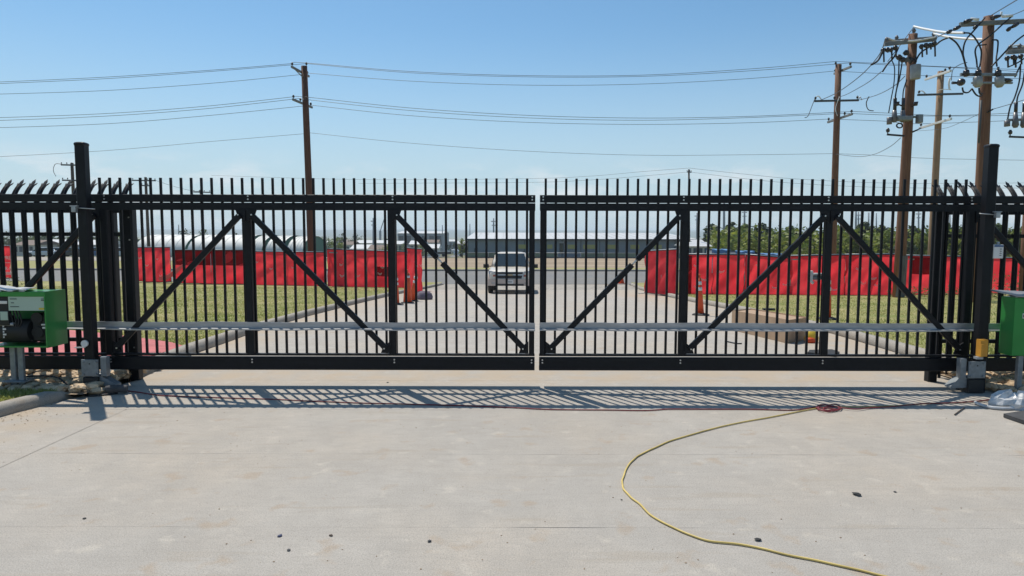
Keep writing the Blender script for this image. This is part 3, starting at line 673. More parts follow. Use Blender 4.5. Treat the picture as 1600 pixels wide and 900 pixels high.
panel_px('red fence panel left of the pole that stands on the lawn', 1320, 27.2, 396, 464, 1399, 27.2, 395, 463, 10, vents=rv(10, 4))
panel_px('red fence panel with a dark square patch, behind the right gate post', 1410, 27.6, 397, 462, 1530, 28.6, 399, 462, 11, patch=(.08, .42, .55, .97), tag_strip=True)
panel_px('red fence panel behind the right green operator', 1532, 28.8, 400, 460, 1690, 31, 402, 456, 12, vents=rv(12, 4))
# banner far left
c0 = at(-30, 385, 36); c1 = at(16, 385, 36); zb = at(10, 437, 36).z
ban = screen_panel('red banner panel with white lettering at left edge', (c0.x, 36), (c1.x, 36), zb, c0.z, zb, c1.z, 13, group=None)
def text(parent, s, size, p, m, rz=0, extrude=.003, align='LEFT'):
    cu = bpy.data.curves.new('lettering', 'FONT'); cu.body = s; cu.size = size; cu.extrude = extrude; cu.align_x = align; cu.materials.append(m)
    tmp = bpy.data.objects.new('tmp', cu); COL.objects.link(tmp); bpy.context.view_layer.update()
    me = bpy.data.meshes.new_from_object(tmp.evaluated_get(bpy.context.evaluated_depsgraph_get())); bpy.data.objects.remove(tmp); me.name = 'lettering'
    o = bpy.data.objects.new('lettering', me); link(o, parent); o.location = Vector(p) - ORG.get(parent.name, Vector()); o.rotation_euler = (R(90), 0, rz); KIDS.setdefault(parent.name, []).append(o); return o
M['bluestone'] = mat('dark_blue_stone', (.02, .03, .09), .6)
M['sleeve'] = mat('weathered_grey_sleeve', (.12, .115, .11), .8, var=.35, scale=5, stretch=(4, 4, .5))
M['lettering'] = mat('white_lettering', (.72, .62, .62), .6)
q = at(4.5, 407, 35.78); text(ban, 'PRE', .26, q, M['lettering'])
q = at(8, 423.5, 35.78); text(ban, 'R-I', .24, q, M['lettering'])
q = at(8, 412.5, 35.78); MB().box(q.x, q.x + .3, 35.77, 35.785, q.z, q.z + .02).build('rule_line', M['lettering'], ban)
for k in range(5):
    q = at(6.5 + k * 2.2, 431, 35.78); MB().bar((q.x, 35.78, q.z), (q.x + .12, 35.78, q.z + .15), .01, .03, 0, (1, 0, 0)).build('stripe', M['lettering'], ban)
# loose pale flap across the left run and sandbags
mb = MB(); P = [at(250, 440, 38.0), at(262, 438, 38.0), at(276, 429, 37.95), at(289, 414, 37.9), at(289, 411, 37.9), at(276, 420, 37.95), at(262, 430, 38.0), at(247, 435, 38.0)]
mb.prism(P, (0, -.02, 0)); tag(mb.build('loose_strap', M['redtape']), 'pale red strap hanging across the left red screens', 'strap')

# ------------------------------------------------------------------ traffic channelisers, cone, sandbag, sticks
def delineator(label, px_, py, Y, h=1.07, tilt=0, fat=1.0, group='orange delineator posts'):
    b = at(px_, py, Y); b.z = gz(Y) if px_ < 1200 else gz(Y) + .115
    root = empty('delineator', b, label, 'delineator', group)
    ax = Vector((math.sin(tilt), 0, math.cos(tilt)))
    def ring(t): return b + ax * (h * t)
    body = MB().tube([ring(.04), ring(.5), ring(.9)], [.085 * fat, .065 * fat, .045 * fat], 14).build('body', M['orange'], root)
    for t0, t1 in ((.60, .68), (.74, .82)):
        r = lambda t: (.085 - .0465 * t) * fat + .004
        MB().tube([ring(t0), ring(t1)], [r(t0), r(t1)], 14).build('reflective_band', M['reflect'], body)
    MB().tube([ring(.9), ring(.93), ring(.955)], [.045, .02, .02], 10).tube([ring(.95), ring(.97), ring(1.0)], [.03, .036, .02], 10).build('handle', M['orange'], root)
    MB().tube([b + Vector((0, 0, .0)), b + Vector((0, 0, .03)), b + Vector((0, 0, .06))], [.23, .22, .10], 8, smooth=False).build('base', M['rubber'], root)
delineator('upright orange delineator by the right kerb', 1095, 492, 17.7, tilt=-.06)
delineator('orange delineator half hidden behind the right gate upright', 1292, 508, 15.0, 1.05)
delineator('orange delineator upright in the left cluster at the kerb', 637, 474, 22.9, 1.12, fat=1.7)
delineator('orange delineator leaning right in the left cluster', 644, 470, 24.0, 1.08, tilt=.16, fat=1.3)
delineator('orange delineator half hidden behind the left gate upright', 620, 477, 22.0, 1.05)
b = at(971, 440, 41.5); b.z = gz(41.5) + .012
cone = empty('traffic_cone', b, 'small orange traffic cone at the right drive mouth', 'cone')
MB().tube([b + Vector((0, 0, .03)), b + Vector((0, 0, .71))], [.17, .03], 14).build('body', M['orange'], cone)
MB().box(b.x - .2, b.x + .2, b.y - .2, b.y + .2, b.z, b.z + .03, .004).build('base', M['orange'], cone)
def sandbag(label, px_, Y, wx, wy, h):
    b = at(px_, 466, Y); b.z = gz(Y)
    rings = [[(b.x + wx * s * math.cos(a) * (1 + .12 * math.sin(3 * a)), b.y + wy * s * math.sin(a), b.z + z) for a in [2 * math.pi * i / 16 for i in range(16)]] for s, z in ((.92, 0), (1, h * .3), (.85, h * .75), (.5, h), (.1, h * 1.02))]
    o = MB().loft(rings, True).build('sandbag', M['sandbag'], None, None, b); tag(o, label, 'sandbag')
sandbag('purple-grey sandbag at the drive edge beside the left cluster', 663, 25.2, .30, .25, .30)

# ------------------------------------------------------------------ cardboard box, yellow bag, tape, boards, litter
def G(px_, py):
    dx = (px_ - 800) / F_PX; dy = -(py - 450) / F_PX; c, s = math.cos(TH), math.sin(TH); b = c + dy * s; u = -s + dy * c; lo, hi = .5, 90
    for _ in range(50):
        t = (lo + hi) / 2
        if CAM_Z + u * t > gz(b * t): lo = t
        else: hi = t
    return Vector((dx * t, b * t, gz(b * t)))
A = G(1231, 536); B = G(1262, 530); Cc = G(1143, 515); Dd = Cc + (B - A)
hgt = .40
root = empty('cardboard_box', (A + Dd) / 2, 'long brown cardboard box lying by the right kerb', 'box')
up = Vector((0, 0, hgt))
def quad_slab(P, off, name, t=.006):
    o = Vector(off); MB().prism(P, o * t).build(name, M['card'], root)
nl = (Cc - A).cross(Vector((0, 0, 1))).normalized(); 
if nl.x > 0: nl = -nl
ne = Vector((0, -1, 0))
quad_slab([A + Vector((0, 0, .004)), A + up, Cc + up, Cc + Vector((0, 0, .004))], -nl, 'long_side')
quad_slab([B + Vector((0, 0, .004)), B + up, Dd + up, Dd + Vector((0, 0, .004))], nl, 'long_side')
quad_slab([A + Vector((.004, .004, .006)), A + up * .99 + Vector((.004, .004, 0)), B + up * .99 + Vector((-.004, .004, 0)), B + Vector((-.004, .004, .006))], -ne, 'end_panel')
quad_slab([Cc + Vector((.004, .0, .006)), Cc + up * .99 + Vector((.004, 0, 0)), Dd + up * .99 - Vector((.004, 0, 0)), Dd + Vector((-.004, 0, .006))], ne, 'end_panel')
quad_slab([A + up * .94 + Vector((.01, .01, 0)), B + up * .94 + Vector((-.01, .01, 0)), Dd + up * .94 + Vector((-.01, -.01, 0)), Cc + up * .94 + Vector((.01, -.01, 0))], (0, 0, -1), 'top_panel')
b = G(1268, 534) + Vector((0, 0, .01)); rg = random.Random(2)
rings = [[(b.x + .13 * s * math.cos(a) * rg.uniform(.8, 1.15), b.y + .11 * s * math.sin(a), b.z + z) for a in [2 * math.pi * i / 12 for i in range(12)]] for s, z in ((.8, 0), (1, .06), (.9, .12), (.6, .18), (.25, .21))]
root = empty('safety_bag', b, 'yellow and orange bag beside the end of the cardboard box', 'bag')
MB().loft(rings, True).build('bag_body', M['tape'], root)
MB().loft([[(b.x - .06 + .10 * s * math.cos(a), b.y - .10 + .05 * s * math.sin(a), b.z + z) for a in [2 * math.pi * i / 10 for i in range(10)]] for s, z in ((.8, 0), (1, .03), (.8, .07), (.3, .085))], True).build('orange_fold', M['orange'], root)
mb = MB(); path = [G(x, y) + Vector((0, 0, .012 + .03 * (i % 2))) for i, (x, y) in enumerate([(1135, 514.5), (1150, 516.5), (1162, 516), (1175, 521), (1190, 526), (1208, 530)])]
path = smooth_path(path, 5); vs = []
for i, p in enumerate(path): vs += [p + Vector((0, .10 + .03 * math.sin(i), .02 * math.sin(i * 1.7))), p + Vector((0, -.05, .0))]
mb.add(vs, [(2 * i, 2 * i + 1, 2 * i + 3, 2 * i + 2) for i in range(len(path) - 1)]); o = mb.build('caution_tape', M['tape']); tag(o, 'crumpled yellow film trailing along the cardboard box', 'tape')
o.modifiers.new('s', 'SOLIDIFY').thickness = .004
def flat_board(name, label, cat, pts, h, m):
    P = [G(*p) + Vector((0, 0, .004)) for p in pts]; zz = max(p.z for p in P)
    o = MB().prism([(p.x, p.y, p.z) for p in P], (0, 0, h)).build(name, m, None); tag(o, label, cat)
flat_board('rubber_mat', 'black rubber foot lying beyond the right gate, below the yellow bag', 'mat', [(1262, 553), (1305, 557), (1312, 552), (1300, 548), (1265, 549)], .03, M['rubber'])
flat_board('dark_board', 'dark grey board at the lower right edge beside the plastic bag', 'board', [(1568, 651), (1600, 662), (1680, 675), (1680, 648), (1600, 646)], .035, M['mat'])
def stick(name, label, cat, pts, r, m, lift=.01):
    o = MB().tube(smooth_path([G(*p) + Vector((0, 0, lift)) for p in pts], 5), r, 6).build(name, m); tag(o, label, cat)
stick('wire_scrap', 'thin black wire scrap on the drive left of the cardboard box', 'wire', [(1137, 534), (1146, 536), (1152, 537), (1159, 537)], .012, M['cable'])
stick('wire_scrap', 'thin brown twig on the concrete before the right gate post', 'twig', [(1492, 648), (1500, 642), (1507, 637)], .006, M['bark'])
o = MB().box(0, .30, -.06, .06, 0, .05, .008).build('black_tool', M['rubber'], None); p = G(1192, 491); o.location = p + Vector((0, 0, .12)); tag(o, 'short black tool lying on the kerb behind the cardboard box', 'tool')
def cord(name, label, cat, pts, r, m, lift=.0):
    P = [G(*p) + Vector((0, 0, r + .002 + (p[2] if len(p) > 2 else 0))) if len(p) < 3 else G(p[0], p[1]) + Vector((0, 0, r + .002 + p[2])) for p in pts]
    Q = smooth_path(P, 7); Q = [q + Vector((mnoise.noise((i * .16, r, 1)), mnoise.noise((i * .16, r, 7)), 0)) * .008 for i, q in enumerate(Q)]
    o = MB().tube(Q, r, 8).build(name, m); tag(o, label, cat); return o
G_ = G
def G(px_, py, *_): return G_(px_, py)
cord('extension_cord', 'yellow extension cord curving across the concrete foreground', 'cord', [(1390, 903), (1340, 891), (1285, 879), (1230, 868), (1190, 858), (1150, 851), (1110, 847), (1076, 836), (1047, 823), (1020, 808), (1003, 792), (986, 778), (976, 766), (973, 754), (976, 741), (983, 727), (992, 718), (1002, 711), (1020, 702), (1045, 691), (1080, 680), (1120, 669), (1160, 660), (1200, 653), (1240, 645), (1278, 638)], .0062, M['yellow'])
cord('extension_cord', 'second yellow cord running from the coil to the right post', 'cord', [(1278, 637.5), (1300, 635), (1330, 636), (1370, 635), (1410, 633), (1450, 630), (1490, 629), (1530, 626), (1570, 621), (1600, 612)], .0055, M['yellow'])
cord('extension_cord', 'dark red cord lying along the gate shadow', 'cord', [(165, 617), (185, 612), (215, 615), (250, 620), (300, 622), (360, 624), (430, 626), (500, 629), (570, 631.5), (640, 633), (720, 635), (800, 638), (860, 641), (940, 641.5), (1010, 642), (1050, 640), (1110, 640), (1180, 640), (1240, 641), (1275, 636)], .006, M['redcord'])
coil = [(1275 + 0, 637)] + [(1296 + 15 * math.cos(a) - 6 * math.cos(a / 2.7), 639 + 4.2 * math.sin(a) + 1.5 * math.cos(a * .6)) for a in [i * .55 for i in range(34)]] + [(1335, 641), (1360, 638), (1400, 636), (1440, 632), (1480, 630), (1520, 628), (1560, 624)]
cord('extension_cord', 'dark red cord with a tangled coil near the right gate', 'cord', [(x, y, .004 + .003 * (i % 3)) for i, (x, y) in enumerate(coil)], .006, M['redcord'])
cord('extension_cord', 'dark cable running over the kerb to the left operator', 'cord', [(30, 612, .13), (60, 612, .15), (90, 613, .14), (110, 616, .06), (135, 621, 0), (160, 620, 0), (185, 617, 0)], .009, M['cable'])
o = cord('hose', 'white flexible conduit at right edge by the plastic bag', 'conduit', [(1524, 630), (1540, 636), (1560, 639), (1580, 639), (1610, 636)], .016, M['film'])
# crumpled plastic bag at right
b = G_(1582, 634); rg = random.Random(11); mb = MB(); rings = []
for s, z in ((1, 0), (1.05, .05), (.9, .10), (.6, .135), (.2, .15)):
    rings.append([(b.x + .22 * s * math.cos(a) * rg.uniform(.8, 1.2), b.y + .12 * s * math.sin(a) * rg.uniform(.8, 1.2), b.z + z * rg.uniform(.7, 1.2)) for a in [2 * math.pi * i / 22 for i in range(22)]])
tag(mb.loft(rings, False).build('plastic_bag', M['film']), 'crumpled clear plastic bag on the ground at right edge', 'plastic bag')
# rubbish at left post
b = G_(168, 617); rg = random.Random(5); mb = MB(); mb.rock((b.x - .10, b.y, .04), .07, rg); tag(mb.build('stone', M['stone']), 'brown stone beside the foot of the left gate post', 'stone')
mb = MB(); mb.tube(smooth_path([(b.x, b.y, .05), (b.x + .1, b.y - .01, .06), (b.x + .2, b.y + .02, .05)], 4), [.04] * 9, 10); tag(mb.build('rag', M['mat']), 'dark rag on the cord before the left gate post', 'rag')
b = G_(172, 594); mb = MB(); rings = [[(b.x + .12 * s * math.cos(a) * rg.uniform(.7, 1.2), b.y + .1 * s * math.sin(a), .03 + z * rg.uniform(.7, 1.3)) for a in [2 * math.pi * i / 14 for i in range(14)]] for s, z in ((1, 0), (.9, .06), (.4, .1))]
tag(mb.loft(rings, False).build('plastic_scrap', M['film']), 'white plastic scrap among stones behind the left post', 'plastic sheet')
# pebbles and scraps on the concrete
for lab, x, y, r, m in (('flat black scrap alone on the right half of the concrete', 1340, 773, .045, 'rubber'), ('black dried leaf above the yellow cord, lower right', 1185, 844, .035, 'rubber'), ('small dark blue pebble, lower left of the concrete', 438, 839, .022, 'carb'),
                        ('small grey pebble, lowest at left of the concrete', 452, 861, .018, 'mat'), ('small brown pebble right of the blue one', 518, 838, .018, 'bark'), ('grey pebble near the lower middle of the concrete', 672, 847, .022, 'mat'),
                        ('small black pebble left of the yellow cord bend', 972, 781, .012, 'rubber'), ('dark pebble right of the flat black scrap', 1399, 768, .017, 'mat'), ('black chip just beyond the gate shadow, left of centre', 606, 598.5, .028, 'rubber'),
                        ('dark pebble on the lower left near the second joint', 133, 812, .018, 'rubber')):
    b = G_(x, y); mb = MB(); r *= .62; mb.rock((b.x, b.y, b.z + r * .35), r, random.Random(int(x)), .22 if m == 'rubber' else .45); tag(mb.build('pebble', M[m if m != 'carb' else 'bluestone']), lab, 'pebble', 'loose bits on the concrete')
mb = MB(); rg = random.Random(21)
for i in range(420):
    x = rg.uniform(-4.4, 5.2); y = rg.uniform(2.4, 7.0); r = rg.choice((.002, .003, .004, .005)) * rg.uniform(.7, 1.2); mb.rock((x, y, r * .3), r, rg, .5)
for i in range(160):
    y = rg.uniform(5.2, 7.1); x = kl(y) + abs(rg.gauss(0, .25)); r = rg.uniform(.003, .007); mb.rock((x, y, r * .3), r, rg, .5)
tag(mb.build('grit', M['soil']), 'scattered grit on the concrete', 'grit', None, 'stuff')
# weeds by the red fence, right
def weeds(label, px0, px1, Y, n, hmax, seed):
    rg = random.Random(seed); mb = MB(); a = at(px0, 460, Y).x; b = at(px1, 460, Y).x
    for i in range(n):
        x = rg.uniform(a, b); y = Y + rg.uniform(-.5, .4); z = gz(y) + .1; h = rg.uniform(.15, hmax)
        for k in range(7):
            an = rg.uniform(0, 6.28); t = rg.uniform(.25, 1); p = Vector((x + .16 * math.cos(an) * t, y + .16 * math.sin(an) * t, z + h * t)); s_ = rg.uniform(.03, .08)
            q = Vector((rg.uniform(-1, 1), rg.uniform(-1, 1), rg.uniform(-.3, 1))).normalized() * s_; w_ = Vector((-q.y, q.x, .3 * s_))
            mb.add([p - q, p + w_ * .5, p + q, p - w_ * .5], [(0, 1, 2, 3)])
    tag(mb.build('weeds', M['weed']), label, 'weeds', None, 'stuff')
weeds('green weeds at the foot of the red fence by the lawn pole', 1390, 1530, 25.8, 90, .5, 1)
weeds('tall weeds before the red fence behind the right operator', 1540, 1640, 24.5, 110, 1.0, 2)
weeds('weeds round the left red banner', -10, 60, 34, 40, .6, 3)

# ------------------------------------------------------------------ utility poles
def insulator_mesh():
    mb = MB(); mb.tube([(0, 0, 0), (0, 0, .05), (0, 0, .06), (0, 0, .10), (0, 0, .11), (0, 0, .16), (0, 0, .20)], [.02, .02, .065, .05, .075, .05, .03], 8); return mb
ins_me = insulator_mesh().mesh('insulator'); ins_me.materials.append(M['insul'])
insg_me = insulator_mesh().mesh('insulator'); insg_me.materials.append(M['insulg'])
def pole(name, label, bpx, tpx, tpy, Y, m, rb, rt, zbase=None, group='timber utility poles'):
    zb = gz(Y) if zbase is None else zbase
    top = at(tpx, tpy, Y); bot = Vector((at(bpx, 400, Y).x, Y, zb))
    root = empty(name, bot, label, 'utility pole', group)
    mid = bot.lerp(top, .5)
    MB().tube([bot - Vector((0, 0, .2)), bot.lerp(top, .25), mid, bot.lerp(top, .75), top], [rb, rb * .93 + rt * .07, (rb + rt) / 2, (rb + 3 * rt) / 4, rt], 14).build('shaft', m, root)
    return root
def arm(root, a, b, m='armgrey', w_=.10, h_=.12, ins=(), im=None, braces=None):
    a = Vector(a); b = Vector(b)
    o = MB().bar(a, b, w_, h_, .01).build('crossarm', M[m], root)
    for t in ins:
        p = a.lerp(b, t); inst('insulator', im or ins_me, root, p + Vector((0, 0, h_ / 2)))
    return o
def jump(root, pts, r=.022, m='cable', name='jumper_cable'):
    MB().tube(smooth_path([at(*p) for p in pts], 6), r, 6).build(name, M[m], root)
def span(label, pts, r=.013, m='wire', k=10):
    P = smooth_path([at(*p) for p in pts], k); o = MB().tube(P, r, 5, caps=False).build('power_line', M[m]); tag(o, label, 'power line', 'overhead power lines'); return o
# left pole: two offset arms running towards the camera
pl = pole('utility_pole', 'dark brown timber pole behind the left red screens', 487.5, 474.5, 104, 40.2, M['woodred'], .21, .17)
arm(pl, at(455, 105, 38.9), at(482, 120, 41.4), ins=(.03, .9)); arm(pl, at(457, 156, 38.9), at(487, 168.5, 41.4), ins=(.03, .38, .93))
inst('insulator', ins_me, pl, at(477.5, 104, 40.2) + Vector((.02, 0, .02)))
arm(pl, at(458, 107, 39.1), at(474, 123, 40.2), 'armgrey', .05, .05); 
# right pole of the street line
pa = pole('utility_pole', 'timber pole with a plain crossarm nearest right of the gate centre', 1301, 1309.5, 100, 41, M['wood'], .21, .17)
arm(pa, at(1329, 103, 39.6), at(1303, 114, 42.2), ins=(.05, .95)); arm(pa, at(1331, 177, 39.6), at(1293, 190, 42.2), ins=(.03, .3, .97))
inst('insulator', ins_me, pa, at(1305, 101, 41)); arm(pa, at(1272, 157, 40.8), at(1341, 155.5, 40.8), 'trim', .1, .11, ins=(.02, .45, .97), im=ins_me)
jump(pa, [(1273, 152, 40.8), (1278, 149, 40.8), (1283, 155, 40.8)], .03, 'whitewire', 'line_cover'); jump(pa, [(1341, 155, 40.8), (1343, 150, 40.8), (1346, 155, 40.7)], .03, 'whitewire', 'line_cover')
jump(pa, [(1273, 152, 40.8), (1268, 165, 40.6), (1262, 180, 40.4), (1257, 183, 40.3)], .02); jump(pa, [(1357, 150, 36), (1353, 160, 37), (1356, 170, 38), (1364, 172, 39)], .025)
jump(pa, [(1308, 180, 40.75), (1305, 168, 40.7), (1311, 150, 40.7)], .02, 'whitewire')
# pole C (further along the street)
pc = pole('utility_pole', 'light tan timber pole between the two equipment poles', 1455, 1469.5, 110, 40.5, M['woodtan'], .20, .17)
arm(pc, at(1485, 109, 39.2), at(1445, 123, 41.8), 'hoop', ins=(.05, .95)); arm(pc, at(1486, 184, 39.2), at(1436, 199, 41.8), 'hoop', ins=(.05, .95)); inst('insulator', ins_me, pc, at(1476, 111, 40.5))
arm(pc, at(1433, 147, 40.3), at(1504, 145, 40.3), 'trim', .1, .11, ins=(.03,))
jump(pc, [(1436, 141, 40.3), (1441, 141, 40.3), (1447, 147, 40.3)], .03, 'whitewire', 'line_cover')
jump(pc, [(1484, 120, 40), (1482, 128, 40), (1483, 139, 40)], .05, 'whitewire', 'arrester'); jump(pc, [(1465, 140, 40.2), (1474, 138, 40.2), (1486, 139, 40)], .02, 'whitewire')
jump(pc, [(1486, 124, 39.8), (1488, 108, 38), (1498, 100, 34), (1510, 96, 30)], .018)
# pole B on the lawn with cut-outs, grey tank and switchgear
YB = 25.2
pb = pole('utility_pole', 'equipment pole standing on the lawn before the red screens', 1406, 1426, 52, YB, M['wood'], .19, .145, gz(YB) + .1)
sh = at(1404, 470, YB); MB().tube([at(1404.5, 462, YB - .02), at(1409, 398, YB - .02)], .196, 12, caps=False).build('lower_sleeve', M['sleeve'], pb)
arm(pb, at(1381, 68, YB - .2), at(1461, 60, YB - .2), 'armgrey', .1, .13); arm(pb, at(1383, 64, YB + .2), at(1462, 58, YB + .2), 'armgrey', .1, .12)
inst('insulator', insg_me, pb, at(1427, 52, YB)); 
for x, y in ((1384, 66), (1458, 57), (1400, 63)): inst('insulator', insg_me, pb, at(x, y, YB))
jump(pb, [(1386, 58, YB), (1398, 62, YB), (1425, 63, YB - .3), (1450, 59, YB - .3), (1461, 57, YB - .2)], .03, 'hoop', 'line_cover')
def cutout(root, px_, py, Y, ln=16):
    o = MB().tube([at(px_, py, Y), at(px_, py + 3, Y), at(px_, py + 7, Y)], [.05, .09, .05], 8).build('cutout', M['insul'], root)
    MB().tube([at(px_ + 1, py + 6, Y), at(px_ + 1.5, py + ln, Y)], .028, 6).build('fuse_tube', M['insul'], o)
for x, y, ln in ((1379, 74, 22), (1385.5, 73, 8), (1391.5, 73, 20), (1398, 70, 18), (1439, 68, 20), (1446, 66, 18), (1452.5, 66, 10), (1459, 63, 24)): cutout(pb, x, y, YB - .35, ln)
for x, y in ((1404, 86), (1410, 90), (1415, 79)): MB().tube([at(x, y - 2, YB - .2), at(x, y + 2, YB - .2), at(x, y + 6, YB - .2)], [.04, .12, .06], 8).build('bushing', M['insul'], pb)
MB().tube([at(1417, 95, YB), at(1428, 92, YB)], .16, 10).build('clamp_band', M['insul'], pb)
tk = MB().tube([at(1430, 100, YB - .35), at(1430, 101.5, YB - .35), at(1429.5, 121, YB - .35), at(1429.5, 122.5, YB - .35)], [.16, .175, .165, .15], 16).build('grey_tank', M['tank'], pb)
jump(pb, [(1392, 92, YB - .4), (1397, 105, YB - .4), (1396, 130, YB - .4), (1392, 152, YB - .4), (1388, 175, YB - .4)], .018); jump(pb, [(1404, 92, YB - .4), (1403, 120, YB - .4), (1399, 145, YB - .4), (1397, 156, YB - .4)], .022)
jump(pb, [(1409, 95, YB - .4), (1405, 120, YB - .4), (1400, 140, YB - .4), (1398, 155, YB - .4)], .022); jump(pb, [(1416, 124, YB - .4), (1411, 140, YB - .4), (1410, 155, YB - .4)], .02)
jump(pb, [(1379, 78, YB - .4), (1372, 92, YB - .4), (1365, 98, YB - .5), (1360, 100, YB - .5)], .035); jump(pb, [(1403, 73, YB), (1396, 88, YB), (1386, 99, YB), (1378, 111, YB)], .03)
jump(pb, [(1429, 96, YB - .2), (1437, 82, YB - .2), (1450, 73, YB - .2), (1460, 70, YB - .2), (1470, 62, YB - .2), (1482, 57, YB - .5)], .03)
arm(pb, at(1388, 185, YB - .25), at(1432, 181, YB - .25), 'plate', .08, .08)
for i, x in enumerate((1397, 1410, 1424)):
    if i < 2: MB().tube([at(x, 171, YB - .3), at(x, 188, YB - .3), at(x, 190, YB - .3)], [.07, .11, .05], 10).build('grey_bushing', M['insulg'], pb)
    if i < 2: MB().tube([at(x + 1, 152, YB - .3), at(x + .5, 171, YB - .3)], .06, 8).build('dark_bushing', M['insul'], pb)
MB().tube([at(1389, 182, YB - .3), at(1389, 193, YB - .3)], [.09, .09], 8).build('switch_unit', M['insulg'], pb)
MB().box(at(1392, 180, YB).x, at(1414, 180, YB).x, YB - .5, YB - .2, at(1400, 190, YB).z, at(1400, 183, YB).z, .02).build('switch_frame', M['plate'], pb)
MB().box(at(1425, 180, YB).x, at(1432, 180, YB).x, YB - .4, YB - .2, at(1400, 193, YB).z, at(1400, 180, YB).z, .02).build('switch_unit', M['plate'], pb)
for x0, x1 in ((1413, 1401), (1424, 1430)):
    MB().tube([at(x0, 166, YB - .2), at(x1, 161, YB - .3)], [.02, .03], 6).tube([at(x1, 158, YB - .3), at(x1, 164, YB - .3)], [.09, .06], 8).build('arrester', M['insul'], pb)
jump(pb, [(1405 + 4.5 * math.cos(a), 195 + 3.5 * math.sin(a), YB - .35) for a in [i * .7 for i in range(10)]], .025)
arm(pb, at(1386, 209, YB - .3), at(1412, 211, YB - .2), 'cable', .07, .06, ins=(.02,)); jump(pb, [(1425, 205, YB - .1), (1432, 202, YB), (1438, 199, YB + 2)], .03)
# pole D with the recloser bank
YD = 22.0
pd = pole('utility_pole', 'tallest orange-brown timber pole rising behind the right gate post', 1529, 1544.5, 24, YD, M['wood'], .185, .15, gz(YD) + .1)
arm(pd, at(1499, 37, YD - .2), at(1640, 29, YD - .2), 'armgrey', .1, .13)
for p0, p1 in (((1506, 33), (1518, 29)), ((1550, 26), (1562, 23)), ((1499, 40), (1489, 45)), ((1590, 35), (1580, 41)), ((1479, 50), (1486, 46)), ((1521, 43), (1527, 38)), ((1573, 46), (1579, 41))):
    MB().tube([at(*p0, YD - .3), at((p0[0] + p1[0]) / 2, (p0[1] + p1[1]) / 2, YD - .3), at(*p1, YD - .3)], [.05, .06, .04], 8).build('strain_insulator', M['insul'], pd)
for p0, p1 in (((1516, 28), (1528, 29)), ((1565, 24), (1581, 23))): MB().tube([at(*p0, YD - .3), at(*p1, YD - .3)], .045, 8).build('clamp', M['whitewire'], pd)
jump(pd, [(1563, 24, YD - .3), (1564, 17, YD - .3)], .03, 'whitewire', 'clamp_loop')
bk = MB().box(at(1486, 130, YD).x, at(1572, 130, YD).x, YD - .45, YD - .38, at(1500, 122, YD).z, at(1500, 117.5, YD).z, .01).build('bank_frame', M['plate'], pd)
MB().box(at(1504, 130, YD).x, at(1566, 130, YD).x, YD - .45, YD - .38, at(1500, 134, YD).z, at(1500, 131, YD).z, .01).build('bank_frame', M['plate'], pd)
for x in (1509, 1528, 1559):
    v = MB().tube([at(x, 108, YD - .5), at(x, 110, YD - .5), at(x, 116, YD - .5), at(x, 118, YD - .5)], [.07, .09, .09, .06], 10).build('recloser_head', M['insul'], pd)
    MB().tube([at(x, 103, YD - .5), at(x, 108, YD - .5)], .035, 8).build('terminal', M['insulg'], v)
for x in (1527, 1561): MB().tube([at(x, 118, YD - .5), at(x, 120, YD - .5), at(x, 131, YD - .5), at(x, 135, YD - .5)], [.10, .13, .13, .07], 12).build('recloser_tank', M['tank'], pd)
MB().tube([at(1500, 124, YD - .5), at(1501, 127, YD - .62), at(1502, 128.5, YD - .72)], [.06, .12, .04], 10).build('arrester', M['insul'], pd); MB().tube([at(1487, 128, YD - .5), at(1500, 128, YD - .5)], [.045, .03], 8).build('arrester_lead', M['insul'], pd)
MB().tube([at(1567, 122, YD - .5), at(1574, 124, YD - .5), at(1581, 124, YD - .5)], [.03, .07, .03], 8).build('arrester', M['insul'], pd)
for pts in ([(1538, 26, YD - .3), (1522, 45, YD - .4), (1508, 62, YD - .4), (1504, 80, YD - .4), (1506, 92, YD - .4), (1509, 104, YD - .5)], [(1482, 57, YD - .5), (1493, 65, YD - .5), (1501, 78, YD - .5), (1506, 94, YD - .5), (1508.5, 104, YD - .5)],
            [(1581, 23, YD - .3), (1564, 38, YD - .4), (1545, 55, YD - .4), (1528, 68, YD - .4), (1523, 78, YD - .4), (1525, 92, YD - .4), (1526, 103, YD - .5)], [(1506, 50, YD - .3), (1515, 51, YD - .4), (1524, 60, YD - .4), (1532, 76, YD - .4), (1532, 90, YD - .4), (1530, 103, YD - .5)],
            [(1610, 46, YD - .3), (1590, 60, YD - .4), (1575, 74, YD - .4), (1562, 88, YD - .4), (1548, 103, YD - .4)], [(1550, 61, YD - .2), (1558, 62, YD - .2), (1558, 75, YD - .3), (1556, 90, YD - .4), (1557, 102, YD - .5)],
            [(1503, 135, YD - .5), (1505, 142, YD - .5), (1512, 143, YD - .5), (1518, 137, YD - .5)], [(1518, 137, YD - .5), (1524, 146, YD - .5), (1530, 149, YD - .4), (1533, 147, YD - .2)], [(1529, 136, YD - .5), (1530, 144, YD - .5), (1534, 145, YD - .3)],
            [(1527, 69, YD - .3), (1532, 69, YD - .3), (1540, 68, YD - .1)], [(1542, 174, YD - .2), (1546, 172, YD - .2), (1551, 169, YD - .2)]):
    jump(pd, pts, .024)
MB().tube([at(1532.5, 155, YD - .2), at(1531, 190, YD - .2), at(1529, 222, YD - .2)], .03, 6).build('ground_conduit', M['trim'], pd)
